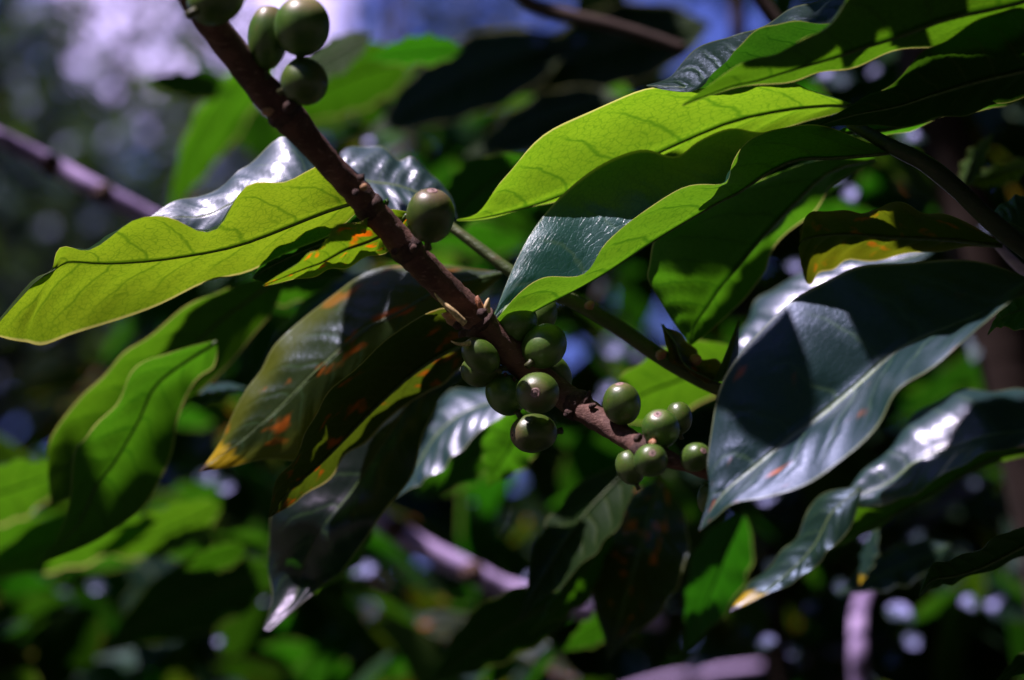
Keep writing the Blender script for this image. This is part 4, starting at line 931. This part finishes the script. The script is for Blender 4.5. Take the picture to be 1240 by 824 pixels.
def shade_on(o, poly, t):
    """the same, over the stretch of leaf o seen within poly"""
    tree = BVHTree.FromPolygons([o.location + v.co for v in o.data.vertices], [tuple(f.vertices) for f in o.data.polygons])
    cx = sum(q[0] for q in poly) / len(poly); cy = sum(q[1] for q in poly) / len(poly)
    pts = []
    for i, (x, y) in enumerate(poly):
        hit = None
        for f in range(20):
            a, b = x + (cx - x) * f * .05, y + (cy - y) * f * .05
            h = tree.ray_cast(CAM0, (P(a, b) - CAM0).normalized())
            if h[0]: hit = topix(h[0])[2]; break
        if hit is None: continue
        pts.append(P(x, y, hit) + SUN * (t + 0.006 * math.sin(i * 2.1)))
    shade_cutout(pts)
shade_on(LF['J'], [(950, 360), (966, 400), (980, 440), (990, 480), (986, 512), (968, 532), (935, 548), (905, 530), (880, 500), (855, 480), (855, 460), (885, 415), (925, 370)], .27)  # drawn shadow outlines for the added cutouts
shade_on(LF['J'], [(1062, 340), (1110, 340), (1250, 330), (1250, 352), (1195, 377), (1150, 398), (1106, 410), (1082, 390)], .24)
shade_on(LF['L1a'], [(345, 325), (279, 345), (236, 372), (205, 412), (186, 446), (235, 480), (262, 455), (300, 424), (345, 380)], .26)
shade_on(LF['D'], [(425, 345), (470, 318), (492, 330), (482, 440), (440, 452), (414, 440), (414, 380)], .28)
shade_on(LF['D2'], [(500, 368), (604, 392), (560, 424), (490, 446), (468, 420)], .25)
shade_on(LF['H'], [(1085, 100), (1130, 70), (1190, 64), (1248, 62), (1248, 119), (1195, 132), (1140, 145), (1095, 152)], .2)
shade_on(LF['M'], [(1080, 246), (1225, 297), (1150, 303), (1085, 302)], .26)
shade_on(LF['G'], [(895, 60), (900, 82), (975, 80), (1010, 56), (1022, 60), (1022, 86), (1033, 86), (1040, 70), (1062, 32), (1075, 28), (1070, -5), (1000, -40), (960, 20)], .17)
shade_on(LF['G'], [(1075, 28), (1078, 56), (1092, 68), (1130, 58), (1122, 40), (1098, 36), (1094, 22), (1100, 2), (1108, 8), (1125, 30), (1165, 22), (1172, -5), (1172, -24), (1090, -24), (1090, 5), (1072, 5)], .19)
shade_on(LF['I'], [(1060, 190), (980, 196), (900, 226), (842, 260), (796, 286), (786, 320), (830, 336), (880, 332), (930, 290), (1010, 222)], .24)

shade([(1000, 560, 50), (1062, 560, 50), (1066, 700, 50), (1064, 772, 50), (1012, 776, 50), (1004, 700, 50)], .36)
shade([(940, 770, 90), (1300, 660, 90), (1320, 740, 90), (960, 840, 90)], .42)
from mathutils.geometry import intersect_ray_tri
for i, pl in enumerate(DARK):  # more added cutouts, in the outlines of leaves meant to stay dark
    t_ = .30 + .012 * (i % 5); pts = [P(*q) + SUN * t_ for q in pl]; c = sum(pts, Vector()) / len(pts)
    if not any(intersect_ray_tri(c, pts[a], pts[(a + 1) % len(pts)], SUN, g, True) for g in (P(550, 490, 12.8), P(570, 490, 12.4), P(585, 485, 12.5)) for a in range(len(pts))): shade(pl, t_)

# ------------------------------------------------------------------ the wood beyond
RW = random.Random(11)
def wood_tree(x, y0, y1, d_, rad, nleaf, label, mats, size, hollow=0.0):
    """crown centred between picture heights y0 (top) and y1 (bottom) at d_ metres; the trunk goes down to the ground"""
    dz = (d_ - FD) * 100
    c = P(x, (y0 + y1) / 2, dz); hh = (P(x, y0, dz) - P(x, y1, dz)).length / 2
    base = Vector((c.x, c.y, 0.0))
    e = bpy.data.objects.new('tree', None); col.objects.link(e); e.location = base
    tag(e, label, 'tree', 'trees of the wood beyond the shrub')
    pts = [base.lerp(Vector((c.x, c.y, c.z + hh * .5)), t / 8) + Vector((noise.noise(Vector((t * .7, x, 0))) * .12, noise.noise(Vector((t * .7, x, 5))) * .12, 0)) * (1 if t else 0) for t in range(9)]
    vs, fs = tube([p - base for p in pts], [0.11 * (1 - .09 * t) for t in range(9)], 10)
    link_mesh('trunk', vs, fs, MAT['brownbark'], parent=e)
    its = []
    ctr = [c + Vector((RW.uniform(-1, 1) * rad, RW.uniform(-1, 1) * rad, RW.uniform(-1, 1) * hh)) * .75 for _ in range(16)]
    for k in range(nleaf):
        q = RW.choice(ctr) + rand_dir(RW) * rad * .42 * RW.random() ** .6
        d, n = leaf_frame(RW)
        if blocks_sun(q, .02): continue
        its.append((q - base, d, n, size * RW.uniform(.7, 1.3), size * RW.uniform(.2, .3)))
    mass('crown', None, mats, its, kind=None, parent=e)
wood_tree(-20, -60, 560, 5.0, 1.0, 3600, 'nearest dim tree of the wood at the left edge', ['wood1', 'wood1', 'wood2', 'wood1'], .09)
wood_tree(200, 120, 640, 6.5, 1.1, 2600, 'tree of the wood with haze tinted leaves behind the pale lilac stem', ['wood1', 'wood1', 'wood2'], .09)
wood_tree(480, -170, 150, 9.5, 1.5, 1100, 'sparse leafy tree of the wood before the bright cloud and blue sky', ['wood1'], .12)
wood_tree(-200, -120, 560, 6.0, 1.3, 2400, 'tree of the wood just outside the left edge', ['wood1', 'wood1', 'wood2'], .1)
wood_tree(560, 110, 500, 8.0, 1.2, 2200, 'tree of the wood glimpsed under the blue sky patches', ['wood1', 'wood1', 'wood2'], .1)
wood_tree(20, -80, 300, 9.0, 1.1, 4200, 'sparse tree of the wood with sky showing through its crown', ['wood1'], .1)
wood_tree(420, 70, 420, 10.0, 1.2, 1700, 'tree of the wood behind the upper cherries', ['wood1', 'wood1', 'wood2'], .11)
# the far wood all round
items = []
for k in range(12000):
    a = RW.uniform(0, 2 * math.pi); r = RW.uniform(13, 20)
    top = 3.6 + 1.6 * noise.noise(Vector((math.cos(a) * 4, math.sin(a) * 4, 2))) + (4.5 if math.sin(a) < 0.25 else 0)  # raised at the sides and behind to block low sky light
    z = RW.random() * top * 1.25
    p = Vector((math.cos(a) * r, math.sin(a) * r, z)); d, n = leaf_frame(RW)
    items.append((p, d, n, RW.uniform(.5, .9), RW.uniform(.15, .26)))
mass('far_woodland', 'far dim woodland closing the view all round', ['wood1', 'wood2'], items)
# ------------------------------------------------------------------ ground
def ground():
    n = 40; vs, fs = [], []
    for i in range(n + 1):
        for j in range(n + 1):
            s = lambda t: math.copysign(abs(t) ** 3, t) * 900
            x, y = s(i / n * 2 - 1), s(j / n * 2 - 1)
            vs.append(Vector((x, y, 0.03 * noise.noise(Vector((x, y, 0)) * .6))))
    for i in range(n):
        for j in range(n):
            a = i * (n + 1) + j; fs.append((a, a + n + 1, a + n + 2, a + 1))
    T = NT('soil_and_litter'); ob = T.n('TexCoord').outputs['Object']
    k = T.mix(T.ramp(T.noise(ob, 3, 5), .35, .65), (0.03, 0.022, 0.014), (0.06, 0.045, 0.025)); k = T.mix(T.ramp(T.noise(ob, .7, 4), .5, .6), k, (0.025, 0.05, 0.012))
    p = T.n('BsdfPrincipled'); T.put(p.inputs['Base Color'], k); p.inputs['Roughness'].default_value = .9
    o = link_mesh('ground', vs, fs, T.out(p.outputs[0])); tag(o, 'dark soil and leaf litter under the coffee shrubs', 'ground', kind='structure')
ground()
